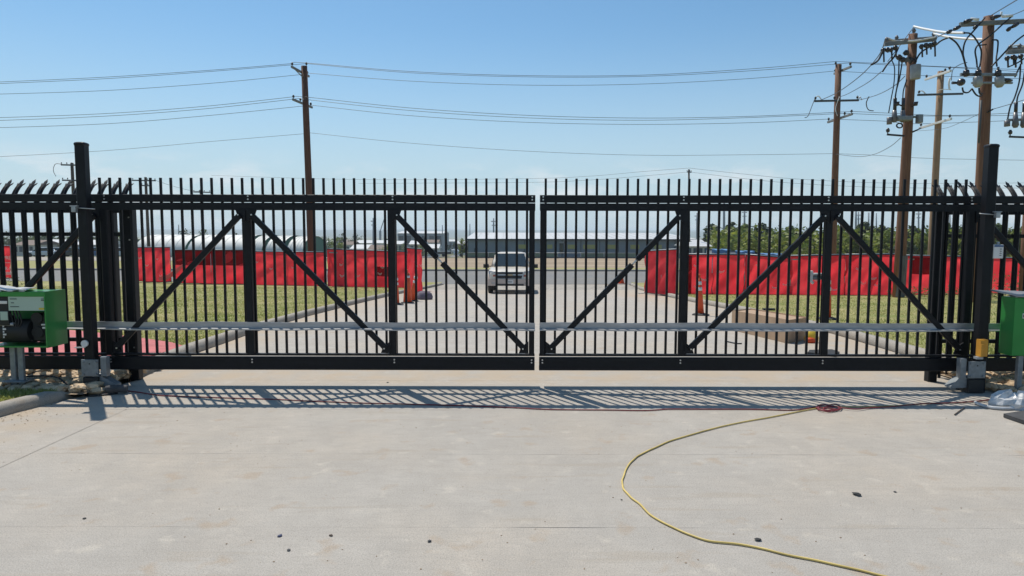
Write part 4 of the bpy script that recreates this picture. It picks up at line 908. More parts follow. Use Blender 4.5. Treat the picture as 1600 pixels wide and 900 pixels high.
# pole E at the right edge: only its equipment shows
YE = 24.0
pe = pole('utility_pole', 'equipment pole cut off by the right edge of the view', 1605, 1622, 55, YE, M['wood'], .19, .15, gz(YE) + .1)
arm(pe, at(1572, 80, YE - .2), at(1665, 74, YE - .2), 'armgrey', .1, .13); arm(pe, at(1574, 76, YE + .2), at(1664, 71, YE + .2), 'armgrey', .1, .12)
for x, y in ((1577, 78), (1592, 76)): inst('insulator', insg_me, pe, at(x, y, YE))
jump(pe, [(1579, 71, YE), (1590, 69, YE), (1604, 71, YE)], .03, 'whitewire', 'line_cover')
for x, y, ln in ((1573, 86, 18), (1582, 84, 16), (1585, 86, 18), (1594, 83, 16)): cutout(pe, x, y, YE - .35, ln)
for pts in ([(1594, 98, YE - .4), (1592, 125, YE - .4), (1585, 150, YE - .4), (1578, 165, YE - .4), (1574, 184, YE - .4)], [(1600, 112, YE - .4), (1597, 130, YE - .4), (1590, 148, YE - .4), (1588, 158, YE - .4)], [(1606, 85, YE - .4), (1590, 96, YE - .4), (1575, 103, YE - .5)], [(1594, 100, YE - .4), (1589, 110, YE - .4), (1585, 119, YE - .4)]): jump(pe, pts, .024)
arm(pe, at(1573, 186, YE - .25), at(1630, 184, YE - .25), 'plate', .08, .08)
for x in (1586, 1599):
    MB().tube([at(x, 174, YE - .3), at(x, 194, YE - .3), at(x, 198, YE - .3)], [.06, .11, .06], 10).build('grey_bushing', M['insulg'], pe); MB().tube([at(x + 1, 158, YE - .3), at(x + .5, 174, YE - .3)], .055, 8).build('dark_bushing', M['insul'], pe)
MB().tube([at(1573, 187, YE - .3), at(1573, 196, YE - .3)], [.09, .09], 8).build('switch_unit', M['insulg'], pe)
arm(pe, at(1577, 212, YE - .3), at(1606, 213, YE - .2), 'cable', .07, .06, ins=(.02,))

# overhead lines
span('topmost twin line running left from the dark pole, upper strand', [(456, 100, 38.9), (330, 110.5, 39.5), (160, 122, 40), (-30, 131, 41)])
span('topmost twin line running left from the dark pole, lower strand', [(478, 100, 40.2), (330, 112.5, 40.3), (160, 124.5, 40.5), (-30, 133.5, 41)])
span('third line from the top left of the dark pole', [(481, 116, 41.4), (330, 131, 41.5), (160, 143, 41.5), (-30, 149.5, 42)])
span('upper of the middle bundle of lines left of the dark pole', [(457, 152, 38.9), (320, 167, 39.5), (160, 179, 40), (-30, 186.5, 41)])
span('middle strand of the middle bundle of lines left of the dark pole', [(467, 154.5, 39.8), (320, 171, 40), (160, 183, 40.5), (-30, 191, 41)])
span('lowest strand of the middle bundle left of the dark pole', [(486, 165, 41.4), (320, 182, 41.5), (160, 195, 41.5), (-30, 202, 42)])
span('thin low line left of the dark pole', [(482, 209, 40.2), (330, 222, 40.5), (160, 237, 41), (-30, 248, 42)], .010)
span('topmost long line between the dark pole and the plain-armed pole', [(456, 99, 38.9), (478, 99, 39.4), (640, 112, 39.6), (820, 118, 39.8), (1000, 117, 39.8), (1170, 107, 40.2), (1305, 95, 41)])
span('second long line between the dark pole and the plain-armed pole', [(478, 100, 40.2), (640, 114, 40.2), (820, 120, 40.1), (1000, 119, 40), (1170, 110, 39.8), (1329, 97, 39.6)])
span('third long line between the dark pole and the plain-armed pole', [(482, 115, 41.4), (640, 127, 41.6), (820, 133, 41.8), (1000, 131, 42), (1170, 122, 42), (1303, 110, 42.2)])
span('fourth long line between the dark pole and the plain-armed pole', [(457, 152, 38.9), (480, 152.5, 39.2), (640, 169, 39.5), (820, 180, 39.6), (1000, 184, 39.7), (1170, 181, 39.7), (1331, 173, 39.6)])
span('fifth long line between the dark pole and the plain-armed pole', [(467, 155, 39.8), (640, 173, 40), (820, 184, 40.3), (1000, 187.5, 40.4), (1170, 183, 40.4), (1320, 176, 40.5)])
span('sixth long line between the dark pole and the plain-armed pole', [(486, 165, 41.4), (640, 181, 41.6), (820, 191, 41.8), (1000, 194, 42), (1170, 191, 42), (1294, 185, 42.2)])
span('thin lowest long line between the dark pole and the plain-armed pole', [(482, 208, 40.2), (640, 224, 40.4), (820, 236, 40.6), (1000, 242, 40.8), (1170, 241, 41), (1302, 239, 41)], .010)
span('upper line from the plain-armed pole to the right edge', [(1329, 97, 39.6), (1400, 101, 39.5), (1484, 104, 39.3), (1620, 112, 38.5)]); span('second line from the plain-armed pole to the right edge', [(1305, 95, 41), (1400, 99, 40.8), (1477, 103, 40.5), (1620, 108, 40)])
span('third line from the plain-armed pole to the right edge', [(1303, 110, 42.2), (1400, 115, 42), (1446, 117, 41.8), (1620, 122, 41)]); span('fourth line from the plain-armed pole to the right edge', [(1331, 173, 39.6), (1400, 176, 39.5), (1486, 179, 39.2), (1620, 173, 38.5)])
span('fifth line from the plain-armed pole to the right edge', [(1320, 176, 40.5), (1400, 179, 40.5), (1480, 180, 40.4), (1620, 178, 40)]); span('sixth line from the plain-armed pole to the right edge', [(1294, 185, 42.2), (1380, 188, 42), (1440, 192, 41.8), (1620, 185, 41)])
span('thin lowest line from the plain-armed pole to the right edge', [(1302, 239, 41), (1360, 241, 41), (1450, 246, 40.5), (1620, 249, 40)], .010)
span('upper slanting line between the lawn pole and the plain-armed pole', [(1382, 62, YB), (1372, 86, YB + 3), (1345, 116, 32), (1310, 142, 38), (1283, 155, 40.8)], .02); span('middle slanting line between the lawn pole and the plain-armed pole', [(1376, 111, YB + .2), (1355, 128, 30), (1325, 145, 37), (1312, 150, 40.7)], .016)
span('lower slanting line between the lawn pole and the plain-armed pole', [(1413, 118, YB), (1395, 134, 28), (1370, 147, 34), (1343, 155, 40.8)], .016); span('slack service line below the lawn pole switchgear', [(1407, 214, YB), (1390, 228, 28), (1365, 240, 34), (1340, 243.5, 38), (1303, 239.5, 41)], .012)
span('short line rising from the crossarm of the lawn pole to its top', [(1386, 95, YB), (1405, 70, YB), (1426, 42, YB)], .014)
span('white covered line between the lawn pole top and the tallest pole', [(1427, 40, YB), (1445, 44, 24.5), (1475, 49, 23), (1506, 50, YD - .3)], .04, 'whitewire'); span('white covered line from the lawn pole crossarm to the tallest pole', [(1458, 51, YB), (1480, 56, 24), (1510, 59, 23), (1541, 60, YD)], .04, 'whitewire')
span('line from the tallest pole rising to the top right corner', [(1545, 24, YD), (1565, 12, 19.5), (1590, -3, 17)], .014); span('second line from the tallest pole to the right edge', [(1581, 22, YD), (1600, 14, 20), (1625, 3, 18)], .012)
span('line from the tallest pole crossarm down to the lawn pole', [(1489, 45, YD - .2), (1475, 51, 23), (1461, 58, YB)], .016)
span('thin guy line right of the tallest pole', [(1551, 169, YD), (1575, 162, 20), (1620, 148, 17)], .010); span('thin guy line left of the tallest pole', [(1538, 172, YD), (1500, 190, 26), (1470, 200, 30), (1420, 204, 36)], .008)

# far poles
fp = [('far timber pole with two short crossarms left of the left gate post', 119, 112, 256, 78, .2, [(95, 259, 121), (97, 283, 121)]), ('far timber pole with many insulators above the left hoop house', 233, 227, 278, 88, .2, [(206, 283, 243), (221, 291, 236)]),
      ('far timber pole with one crossarm rising over the left brace', 318, 313, 298, 100, .17, [(302, 301, 328)]), ('far timber pole standing over the warehouse roof', 1077, 1076, 264, 105, .16, [(1073, 268, 1080)])]
for lab, bx, tx, ty, Y, r, arms in fp:
    p_ = pole('utility_pole', lab, bx, tx, ty, Y, M['bark'], r, r * .8, group='far utility poles')
    for (x0, y0, x1) in arms: arm(p_, at(x0, y0, Y - .2), at(x1, y0 + .5, Y - .2), 'trim', .12, .16, ins=(.03, .35, .65, .97))
span('far line left from the warehouse pole, upper', [(1076, 262, 105), (1000, 268, 108), (920, 275, 112), (820, 279, 116), (560, 281, 130), (330, 275, 140)], .02)
span('far line left from the warehouse pole, lower', [(1076, 268, 105), (1000, 275, 108), (920, 281, 112), (820, 285, 116), (560, 287, 130)], .02)
span('far line right from the warehouse pole, upper', [(1076, 262, 105), (1160, 271, 105), (1250, 279, 106), (1400, 285, 108), (1620, 284, 110)], .02); span('far line right from the warehouse pole, lower', [(1076, 268, 105), (1160, 278, 105), (1250, 286, 106), (1400, 292, 108), (1620, 292, 110)], .02)
span('far line between the insulator pole and the one-arm pole', [(240, 282, 88), (270, 292, 92), (300, 299, 98), (328, 301, 100)], .02)
span('thin curling line left of the far two-arm pole', [(96, 258, 78), (86, 258, 78), (83, 268, 78), (87, 277, 78)], .03)
k_ = 0
for x, ty, Y, r, kind, lab in ((583, 341, 230, .35, 'mono', 'slim far mast with side arms above the grey town sheds'), (600, 347, 260, .25, 'mono', 'short far mast right of the slim mast'), (691, 352, 300, .3, 'mono', 'far mast beside the far street'), (771, 341, 240, .35, 'mono', 'far mast just above the warehouse roof left end'),
     (734, 350, 320, .3, 'mono', 'thin far mast left of the warehouse roof'), (279, 352, 300, .3, 'mono', 'thin far mast over the hoop houses'), (1089, 332, 260, .5, 'mono', 'far mast right of the warehouse ridge'), (1131, 313, 260, .6, 'mono', 'thick far transmission mast above the trees, left one'), (1141, 330, 280, .3, 'mono', 'thin far mast next to the thick left transmission mast'),
     (1163, 326, 270, .5, 'mono', 'far transmission mast over the bright trees'), (1250, 318, 250, .5, 'mono', 'far mast just left of the right brace top'), (1337, 325, 255, .5, 'mono', 'twin far mast left of the lawn pole, left one'), (1341, 330, 265, .4, 'mono', 'twin far mast left of the lawn pole, right one'), (1357, 331, 260, .4, 'mono', 'far mast between the twin masts and the lawn pole, left one'),
     (1369, 332, 260, .35, 'mono', 'far mast between the twin masts and the lawn pole, right one'), (1435, 328, 250, .4, 'mono', 'far mast right of the lawn pole'), (1484, 326, 250, .3, 'mono', 'far mast behind the right guide post')):
    root = pole('transmission_mast', lab, x + .3, x, ty, Y, M['greywall'], r, r * .6, group='far transmission masts'); tag(root, cat='mast')
    if k_ % 3 == 0: arm(root, at(x - 4, ty + 5, Y), at(x + 4, ty + 5, Y), 'greywall', .3, .3); arm(root, at(x - 3, ty + 11, Y), at(x + 3, ty + 11, Y), 'greywall', .3, .3)
    k_ += 1
fr = [at(1160, 353, 270), at(1160, 350, 270), at(1177, 350, 270)]
h_ = empty('pylon', (fr[0].x, 270, gz(270)), 'far H-frame pylon above the bright trees', 'pylon')
for x in (1160.5, 1180): MB().tube([at(x, 348, 272), at(x, 385, 272)], .25, 8).build('leg', M['greywall'], h_)
MB().bar(at(1158, 353, 272), at(1182, 353, 272), .3, .4).build('crossbar', M['greywall'], h_)
# crane jib far
j_ = empty('crane', at(598, 375, 420), 'far thin crane jib slanting over the town', 'crane'); MB().bar(at(594, 361, 420), at(600, 343, 420), .5, .5).build('jib', M['greywall'], j_); MB().bar(at(594, 361, 420), at(594, 378, 420), 1.2, 1.2).build('cab_tower', M['greywall'], j_)

# ------------------------------------------------------------------ sport utility vehicle on the drive
def suv():
    Y = 30.0; root = empty('parked_suv', (at(796.5, 458, Y).x, Y, gz(Y)), 'pale silver SUV facing the gate on the drive', 'car'); ORG[root.name] = Vector()
    def sect(y, w_, zb, zs, zt):
        h = [(0, zb), (.8 * w_, zb), (.95 * w_, zb + .05), (w_, zb + .18), (w_ * 1.005, (zb + zs) / 2 + .1), (.985 * w_, zs), (.94 * w_, zs + (zt - zs) * .65), (.82 * w_, zt), (.4 * w_, zt + .02), (0, zt + .012)]
        return [(x, y, z) for x, z in h] + [(-x, y, z) for x, z in h[-2:0:-1]]
    st = [(.0, .80, .46, .80, .93), (.05, .90, .40, .86, .985), (.16, .97, .36, .90, 1.03), (.5, 1.0, .36, .96, 1.10), (1.0, 1.005, .36, 1.02, 1.17), (1.45, 1.005, .36, 1.06, 1.21), (2.6, 1.005, .38, 1.08, 1.19), (4.6, 1.0, .38, 1.08, 1.19), (5.0, .97, .44, 1.06, 1.17), (5.1, .88, .5, 1.02, 1.12)]
    body = MB().loft([sect(*s_) for s_ in st]).build('body', M['paint'], root)
    def ringz(z, w_, y0, y1, c):
        return [(w_, y0 + c, z), (w_, y1 - c, z), (w_ - c, y1, z), (-w_ + c, y1, z), (-w_, y1 - c, z), (-w_, y0 + c, z), (-w_ + c, y0, z), (w_ - c, y0, z)]
    MB().loft([ringz(1.15, .88, 1.22, 5.06, .12), ringz(1.5, .82, 1.58, 5.0, .14), ringz(1.80, .73, 1.93, 4.92, .16), ringz(1.88, .64, 2.1, 4.85, .2), ringz(1.905, .45, 2.4, 4.6, .25)]).build('cabin', M['paint'], root)
    def pane(name, P, off, m='glass'): return MB().prism(P, off).build(name, M[m], root)
    ws = pane('windshield', [(-.75, 1.25, 1.20), (.75, 1.25, 1.20), (.64, 1.90, 1.80), (-.64, 1.90, 1.80)], (0, -.025, .02))
    for s_ in (-1, 1):
        pane('side_window', [(s_ * .885, 1.5, 1.22), (s_ * .885, 2.75, 1.22), (s_ * .775, 2.7, 1.74), (s_ * .775, 1.98, 1.74)], (s_ * .015, 0, 0)); pane('side_window', [(s_ * .885, 2.85, 1.22), (s_ * .885, 4.7, 1.22), (s_ * .775, 4.6, 1.74), (s_ * .775, 2.8, 1.74)], (s_ * .015, 0, 0))
        MB().bar((s_ * .90, 1.55, 1.22), (s_ * 1.06, 1.52, 1.22), .05, .04).build('mirror_arm', M['grille'], root)
        MB().box(s_ * 1.02, s_ * 1.27, 1.46, 1.60, 1.14, 1.33, .03).build('mirror', M['grille'], root)
        hl = MB().prism([(s_ * .60, .0, .76), (s_ * .92, .10, .72), (s_ * .95, .16, 1.02), (s_ * .63, .03, 1.0)], (0, -.03, 0)).build('headlight', M['lamp'], root)
        MB().prism([(s_ * .62, -.035, .78), (s_ * .90, .068, .755), (s_ * .90, .068, .83), (s_ * .62, -.035, .85)], (0, -.012, 0)).build('turn_signal', M['amberlens'], hl)
        MB().tube([(s_ * .76, .02, .93), (s_ * .76, -.0, .93)], .065, 12).build('lamp_bowl', M['chrome'], hl)
        MB().box(s_ * .60, s_ * .82, -.075, -.04, .44, .53, .01).build('fog_lamp', M['lamp'], root)
        for yy in (1.0, 4.05):
            wh = MB().tube([(s_ * .78, yy, .40), (s_ * .82, yy, .40), (s_ * 1.0, yy, .40), (s_ * 1.012, yy, .40)], [.36, .40, .40, .35], 24).build('wheel', M['rubber'], root)
            MB().tube([(s_ * 1.0, yy, .40), (s_ * 1.018, yy, .40)], .25, 18).build('rim', M['chrome'], wh)
        MB().tube([(s_ * .60, 2.3, 1.92), (s_ * .58, 4.6, 1.945)], .02, 6).build('roof_rail', M['grille'], root)
    g_ = MB().prism([(-.58, -.03, .66), (.58, -.03, .66), (.62, .0, .98), (-.62, .0, .98)], (0, -.02, 0)).build('grille_surround', M['chrome'], root)
    MB().prism([(-.52, -.052, .685), (.52, -.052, .685), (.56, -.052, .82), (-.56, -.052, .82)], (0, -.012, 0)).build('lower_grille', M['grille'], g_)
    MB().prism([(-.57, -.03, .885), (.57, -.03, .885), (.58, -.03, .965), (-.58, -.03, .965)], (0, -.035, 0)).build('upper_grille', M['grille'], g_)
    MB().prism([(-.12, -.06, .815), (.12, -.06, .815), (.14, -.06, .845), (.12, -.06, .872), (-.12, -.06, .872), (-.14, -.06, .845)], (0, -.02, 0)).build('badge', M['gold'], g_)
    bp = MB().loft([[(x, y, z) for x, y in ((-.99, .25), (-.97, .05), (-.8, -.06), (-.4, -.10), (.4, -.10), (.8, -.06), (.97, .05), (.99, .25))] for z in (.36, .40, .62, .66)], False).build('bumper', M['bumper'], root)
    pt_ = MB().box(-.16, .16, -.118, -.103, .46, .61, .004).build('number_plate', M['white'], bp)
    for i in range(5): MB().box(-.12 + i * .05, -.09 + i * .05, -.121, -.1185, .51, .57).build('plate_character', M['print'], pt_)
    MB().box(-.62, .62, -.112, -.102, .365, .45, .002).build('air_intake', M['grille'], bp)
    MB().tube([(.1, 1.22, 1.22), (.5, 1.24, 1.235)], .012, 6).build('wiper', M['grille'], ws); MB().tube([(-.5, 1.22, 1.22), (-.08, 1.24, 1.235)], .012, 6).build('wiper', M['grille'], ws)
    root.rotation_euler = (-.043, 0, R(-1.2)); root.location = (at(796.5, 458, Y).x, Y, gz(Y)); root.scale = (.98, .98, .98)
suv()
def small_car(label, px_, Y, rz, m, kind='car', s_=1.0):
    b = at(px_, 390, Y); root = empty('parked_car' if kind == 'car' else 'parked_pickup', (b.x, Y, gz(Y) + .03), label, 'car' if kind == 'car' else 'pickup truck', 'vehicles parked far away', rz); ORG[root.name] = Vector()
    def sec(x, w_, z0, z1): return [(x, -w_, z0), (x, w_, z0), (x, w_, z1 - .15), (x, w_ * .85, z1), (x, -w_ * .85, z1), (x, -w_, z1 - .15)]
    if kind == 'car':
        MB().loft([sec(-2.2, .75, .4, .75), sec(-2.0, .88, .3, .9), (sec(2.0, .88, .3, .95)), sec(2.2, .75, .4, .85)], False).build('body', m, root)
        MB().loft([sec(-1.1, .8, .9, .95), sec(-.4, .72, .9, 1.42), sec(1.0, .72, .9, 1.45), sec(1.7, .8, .9, .97)], False).build('cabin', M['glass'], root)
        MB().box(-.42, 1.02, -.62, .62, 1.44, 1.48, .02).build('roof', m, root); wx = (-1.4, 1.4); wr = .32
    else:
        MB().loft([sec(-2.9, .8, .5, 1.0), sec(-2.7, .95, .4, 1.15), sec(-.2, .95, .4, 1.2), sec(0, .95, .4, 1.2)], False).build('hood', M['carw'], root)
        MB().loft([sec(-1.6, .85, 1.2, 1.22), sec(-.9, .78, 1.2, 1.85), sec(.5, .78, 1.2, 1.88), sec(.6, .85, .5, 1.86)], False).build('cab', M['carw'], root)
        MB().box(-1.15, .45, -.81, -.80, 1.3, 1.7).build('side_window', M['glass'], root)
        MB().box(.65, 4.2, -1.05, 1.05, .7, 1.35, .03).build('flat_bed', M['card_k'], root); MB().box(.62, .72, -1.0, 1.0, 1.3, 2.0).build('headboard', M['card_k'], root); wx = (-1.9, 2.6); wr = .42
    for x in wx:
        for y in (-.85, .85): MB().tube([(x, y - .1, wr), (x, y + .1, wr)], wr, 14).build('wheel', M['rubber'], root)
    root.scale = (s_,) * 3
small_car('dark flatbed pickup with a white cab before the warehouse', 709, 187, math.pi, None, 'pickup', 1.05)
for lab, x, Y, rz, m in (('leftmost white car parked far beyond the left fence pales', 66, 108, .2, 'carw'), ('silver car parked far left beside the white one', 86, 110, .1, 'cars'), ('dark car parked far left near the gate post', 112, 106, .15, 'card_k'), ('blue car parked far left close to the left post', 146, 107, .1, 'carb'), ('white car parked far left just behind the guide post', 186, 106, 0, 'carw')):
    small_car(lab, x, Y, rz, M[m])

# ------------------------------------------------------------------ warehouse and its mesh fence
YW = 130.0
x0, x1 = at(731, 380, YW).x, at(1084, 380, YW).x; ze = at(800, 374, YW).z; zr = at(800, 363.5, 143).z; zb = gz(YW) - .3
wh = empty('warehouse', ((x0 + x1) / 2, YW, zb), 'long grey metal warehouse with a pale low roof beyond the road', 'building')
nb = 12; bw = (x1 - x0) / nb
for i in range(nb): MB().box(x0 + bw * i + .04, x0 + bw * (i + 1) - .04, YW, YW + .15, zb, ze, 0).build('wall_panel', M['metalwall'], wh)
MB().box(x0 + .02, x1 - .02, YW + .1, YW + 26, zb, ze - .02).build('wall', M['metalwall'], wh)
for i in range(nb + 1): MB().box(x0 + bw * i - .06, x0 + bw * i + .06, YW - .06, YW + .08, zb, ze - .01).build('downpipe', M['trim'], wh)
e_ = .5
roof = MB().add([(x0 - e_, YW - e_, ze), (x1 + e_, YW - e_, ze), (x1 + e_, YW + 26 + e_, ze), (x0 - e_, YW + 26 + e_, ze), (x0 + .5, YW + 13, zr), (x1 - 2.5, YW + 13, zr), (x0 - e_, YW - e_, ze + .12), (x1 + e_, YW - e_, ze + .12)], [(6, 7, 5, 4), (0, 1, 7, 6), (1, 2, 5, 7), (2, 3, 4, 5), (3, 0, 6, 4), (3, 2, 1, 0)]).build('roof', M['metalroof'], wh)
for i in range(1, 26):
    t = i / 26; MB().bar((x0 + (x1 - x0) * t, YW - e_, ze + .15), (x0 + .5 + (x1 - 2.5 - x0 - .5) * t, YW + 13, zr + .03), .08, .06, 0).build('roof_seam', M['metalroof'], roof)
MB().box(x0 - e_, x1 + e_, YW - e_ - .12, YW - e_ - .01, ze - .15, ze + .1).build('gutter', M['trim'], wh)
for a, b in ((810, 822), (855, 863), (887, 898), (911, 930), (948, 962), (985, 999), (1022, 1034)):
    p = at(a, 382, YW - .1); q = at(b, 388.5, YW - .1); MB().box(p.x, q.x, YW - .1, YW - .01, q.z, p.z).build('light_panel', M['fibre'], wh)
p = at(874, 380, YW - .1); q = at(880.5, 396, YW - .1); dr = MB().box(p.x, q.x, YW - .12, YW - .01, q.z, p.z).build('door', M['trim'], wh); MB().box(p.x + .15, q.x - .15, YW - .16, YW - .121, q.z + .4, p.z - .15).build('door_pane', M['glass'], dr)
p = at(873, 377.5, YW - .1); q = at(881, 380, YW - .1); MB().box(p.x, q.x, YW - .2, YW - .01, q.z + .05, p.z).build('sign_board', M['greywall'], wh)
p = at(741, 388, YW - .1); q = at(746, 396, YW - .1); MB().box(p.x, q.x, YW - .14, YW - .01, q.z, p.z).build('shutter', M['trim'], wh)
# mesh fence at the far side of the dirt
YF = 83.0
fx0, fx1 = at(727, 400, YF).x, at(1160, 400, YF).x
mf = empty('mesh_fence', ((fx0 + fx1) / 2, YF, gz(YF)), 'dull green mesh fence before the warehouse', 'fence')
zt = at(800, 395, YF).z; zb_ = gz(YF) + .05; np_ = 12
for i in range(np_):
    a = fx0 + (fx1 - fx0) * i / np_; b = fx0 + (fx1 - fx0) * (i + 1) / np_
    if i != 4: MB().box(a + .03, b - .03, YF, YF + .02, zb_ + .12, zt).build('mesh_panel', M['greenmesh'], mf)
for i in range(np_ + 1):
    a = fx0 + (fx1 - fx0) * i / np_; MB().tube([(a, YF, zb_ - .1), (a, YF, zt + .06)], .04, 6).build('fence_post', M['galv'], mf)
MB().tube([(fx0, YF - .03, zt), (fx1, YF - .03, zt)], .03, 6).build('top_rail', M['galv'], mf)
MB().box(fx0, fx1, YF - .12, YF - .05, zb_ + .02, zb_ + .14).build('bottom_rail', M['trim'], mf)
pa_ = G_(878, 404.8); MB
# ------------------------------------------------------------------ hoop houses
def hoop(label, pl_, pr_, ptop, Y, rz, w_):
    c0 = at(pl_, 400, Y); c1 = at(pr_, 400, Y); Lg = c1.x - c0.x; zt_ = at((pl_ + pr_) / 2, ptop, Y).z; zb_ = gz(Y) - .2; h = zt_ - zb_
    root = empty('hoop_house', ((c0.x + c1.x) / 2, Y, zb_), label, 'hoop building', 'white hoop houses')
    n = 14; arc = [(-w_ * math.cos(math.pi * i / n), zb_ + h * math.sin(math.pi * i / n) ** .8) for i in range(n + 1)]
    sk = w_ * .35
    def ring(t): return [(c0.x + Lg * t + sk * (y / w_) * .5, Y + w_ + y, z) for y, z in arc]
    MB().loft([ring(t) for t in (0, .25, .5, .75, 1)], True, caps=False).build('cover', M['hoop'], root)
    for t, nm in ((0, 'end_wall'), (1, 'end_wall')):
        r_ = ring(t); MB().prism([Vector(p) + Vector((.12 if t == 0 else -.12, 0, -.04)) for p in r_], (.1 if t == 0 else -.1, 0, 0)).build(nm, M['hoopend'], root)
    for t in (.0, .2, .4, .6, .8, 1.0): MB().tube([Vector(p) + Vector((0, 0, .03)) for p in ring(t)], .025, 5, caps=False).build('hoop_rib', M['hoop'] if t not in (0.0,) else M['hoopend'], root)
hoop('white hoop house furthest left, with a green end', 217, 296, 368, 118, 0, 5.5)
hoop('second white hoop house from the left, with a green end', 300, 390, 368, 114, 0, 5.5)
hoop('third white hoop house, short, left of the first brace top', 398, 416, 368.5, 112, 0, 5.0); hoop('fourth white hoop house from the left', 422, 448, 369, 110, 0, 5.0); hoop('rightmost white hoop house beside the dark timber pole', 455, 480, 370, 108, 0, 4.8)
# ------------------------------------------------------------------ town in the distance
def shed(label, p0, p1, py_top, Y, depth, wall, roofm, hip=.25, doors=2, group='distant town buildings'):
    a = at(p0, 380, Y).x; b = at(p1, 380, Y).x; zt_ = at(p0, py_top, Y).z; zb_ = gz(Y) - .5; h = zt_ - zb_; ze_ = zt_ - min(h * hip, 1.3)
    root = empty('distant_building', ((a + b) / 2, Y, zb_), label, 'building', group)
    MB().box(a, b, Y, Y + depth, zb_, ze_).build('wall', M[wall], root)
    MB().add([(a - .4, Y - .4, ze_), (b + .4, Y - .4, ze_), (b + .4, Y + depth + .4, ze_), (a - .4, Y + depth + .4, ze_), (a - .4, Y + depth / 2, zt_), (b + .4, Y + depth / 2, zt_)], [(0, 1, 5, 4), (2, 3, 4, 5), (1, 2, 5), (3, 0, 4), (3, 2, 1, 0)]).build('roof', M[roofm], root)
    for i in range(doors):
        t = (i + .5) / doors; x = a + (b - a) * t; wd = min(2.0, (b - a) / doors * .3); MB().box(x - wd, x + wd, Y - .1, Y - .02, ze_ - (ze_ - zb_) * .55, ze_ - (ze_ - zb_) * .12).build('window', M['trim'], root)
shed('big pale grey hall on the skyline right of the left gate upright', 621, 692, 361.5, 420, 40, 'greywall', 'metalroof', .12, 6)
shed('long pale shed in the town left of the upright', 556, 606, 376, 330, 14, 'cream', 'metalroof', .35, 5); shed('blue-grey shed behind the red screen right of the dark pole', 548, 575, 383, 230, 12, 'greywall', 'metalroof', .3, 3)
shed('small grey building behind the red screen, centre left', 576, 600, 383.5, 215, 10, 'greywall', 'brownroof', .35, 3); shed('small cream house on the far street', 668, 684, 382, 230, 8, 'cream', 'metalroof', .4, 2)
shed('low tan shop row in the town', 604, 628, 377, 300, 12, 'tan', 'metalroof', .3, 4); shed('tiny white shed far behind the hoop houses', 250, 275, 372, 300, 10, 'cream', 'brownroof', .4, 2)
shed('cream building on the far left lot', 20, 52, 377, 190, 12, 'cream', 'brownroof', .4, 4); shed('tan building on the far left lot beside the parked cars', 60, 100, 376, 200, 12, 'tan', 'metalroof', .4, 4); shed('grey building far left near the gate post', 112, 160, 376.5, 195, 12, 'greywall', 'metalroof', .4, 4)
shed('white site office right of the warehouse', 1073, 1108, 378, 100, 6, 'cream', 'metalroof', .2, 4); shed('low white works shed right of the warehouse roof', 1088, 1100, 374, 118, 6, 'cream', 'metalroof', .2, 2)
rg = random.Random(8)
for i, (p0, p1, ty, Y) in enumerate(((500, 520, 376, 480), (524, 546, 375, 520), (640, 662, 376.5, 260), (665, 684, 375, 340), (696, 712, 374.5, 500), (534, 552, 378, 290), (712, 727, 377, 380))):
    shed(['faint cream house in the far town, leftmost', 'faint grey hall in the far town beside the dark pole trees', 'tan roofed shop in the town before the big grey hall', 'pale shop in the town right of the tan roofed one', 'tiny shed at the end of the far street', 'pale shed among trees right of the dark pole', 'tiny house by the far street near the warehouse'][i], p0, p1, ty, Y, 12, ['cream', 'greywall', 'tan', 'cream', 'greywall', 'cream', 'tan'][i], ['metalroof', 'brownroof'][i % 2], .4, 3)
# blue covered stacks beyond the right red fence
for lab, p0, p1, t_, Y in (('blue covered stack behind the right red screens, left one', 1113, 1140, 386.5, 70), ('blue covered stack behind the right red screens, middle one', 1150, 1178, 389, 68), ('blue covered stack behind the right red screens, right one', 1190, 1222, 393, 64)):
    a = at(p0, t_, Y); b = at(p1, t_, Y); root = empty('covered_stack', ((a.x + b.x) / 2, Y, gz(Y)), lab, 'stack', 'blue covered stacks')
    MB().box(a.x, b.x, Y, Y + 2.2, gz(Y), a.z - .25, .03).build('stack_body', M['greywall'], root)
    n = 10; vs = [];
    for j in range(4):
        for i in range(n + 1): vs.append((a.x - .06 + (b.x - a.x + .12) * i / n, Y - .06 + (0 if j < 2 else 2.3 if j > 1 else 0), (a.z - .55 + .12 * math.sin(i * 2.1)) if j in (0, 3) else a.z - .2 + .06 * math.sin(i * 1.3 + j)))
    MB().add(vs, [(j * (n + 1) + i, j * (n + 1) + i + 1, (j + 1) * (n + 1) + i + 1, (j + 1) * (n + 1) + i) for j in range(3) for i in range(n)]).build('tarpaulin', M['bluewall'], root)
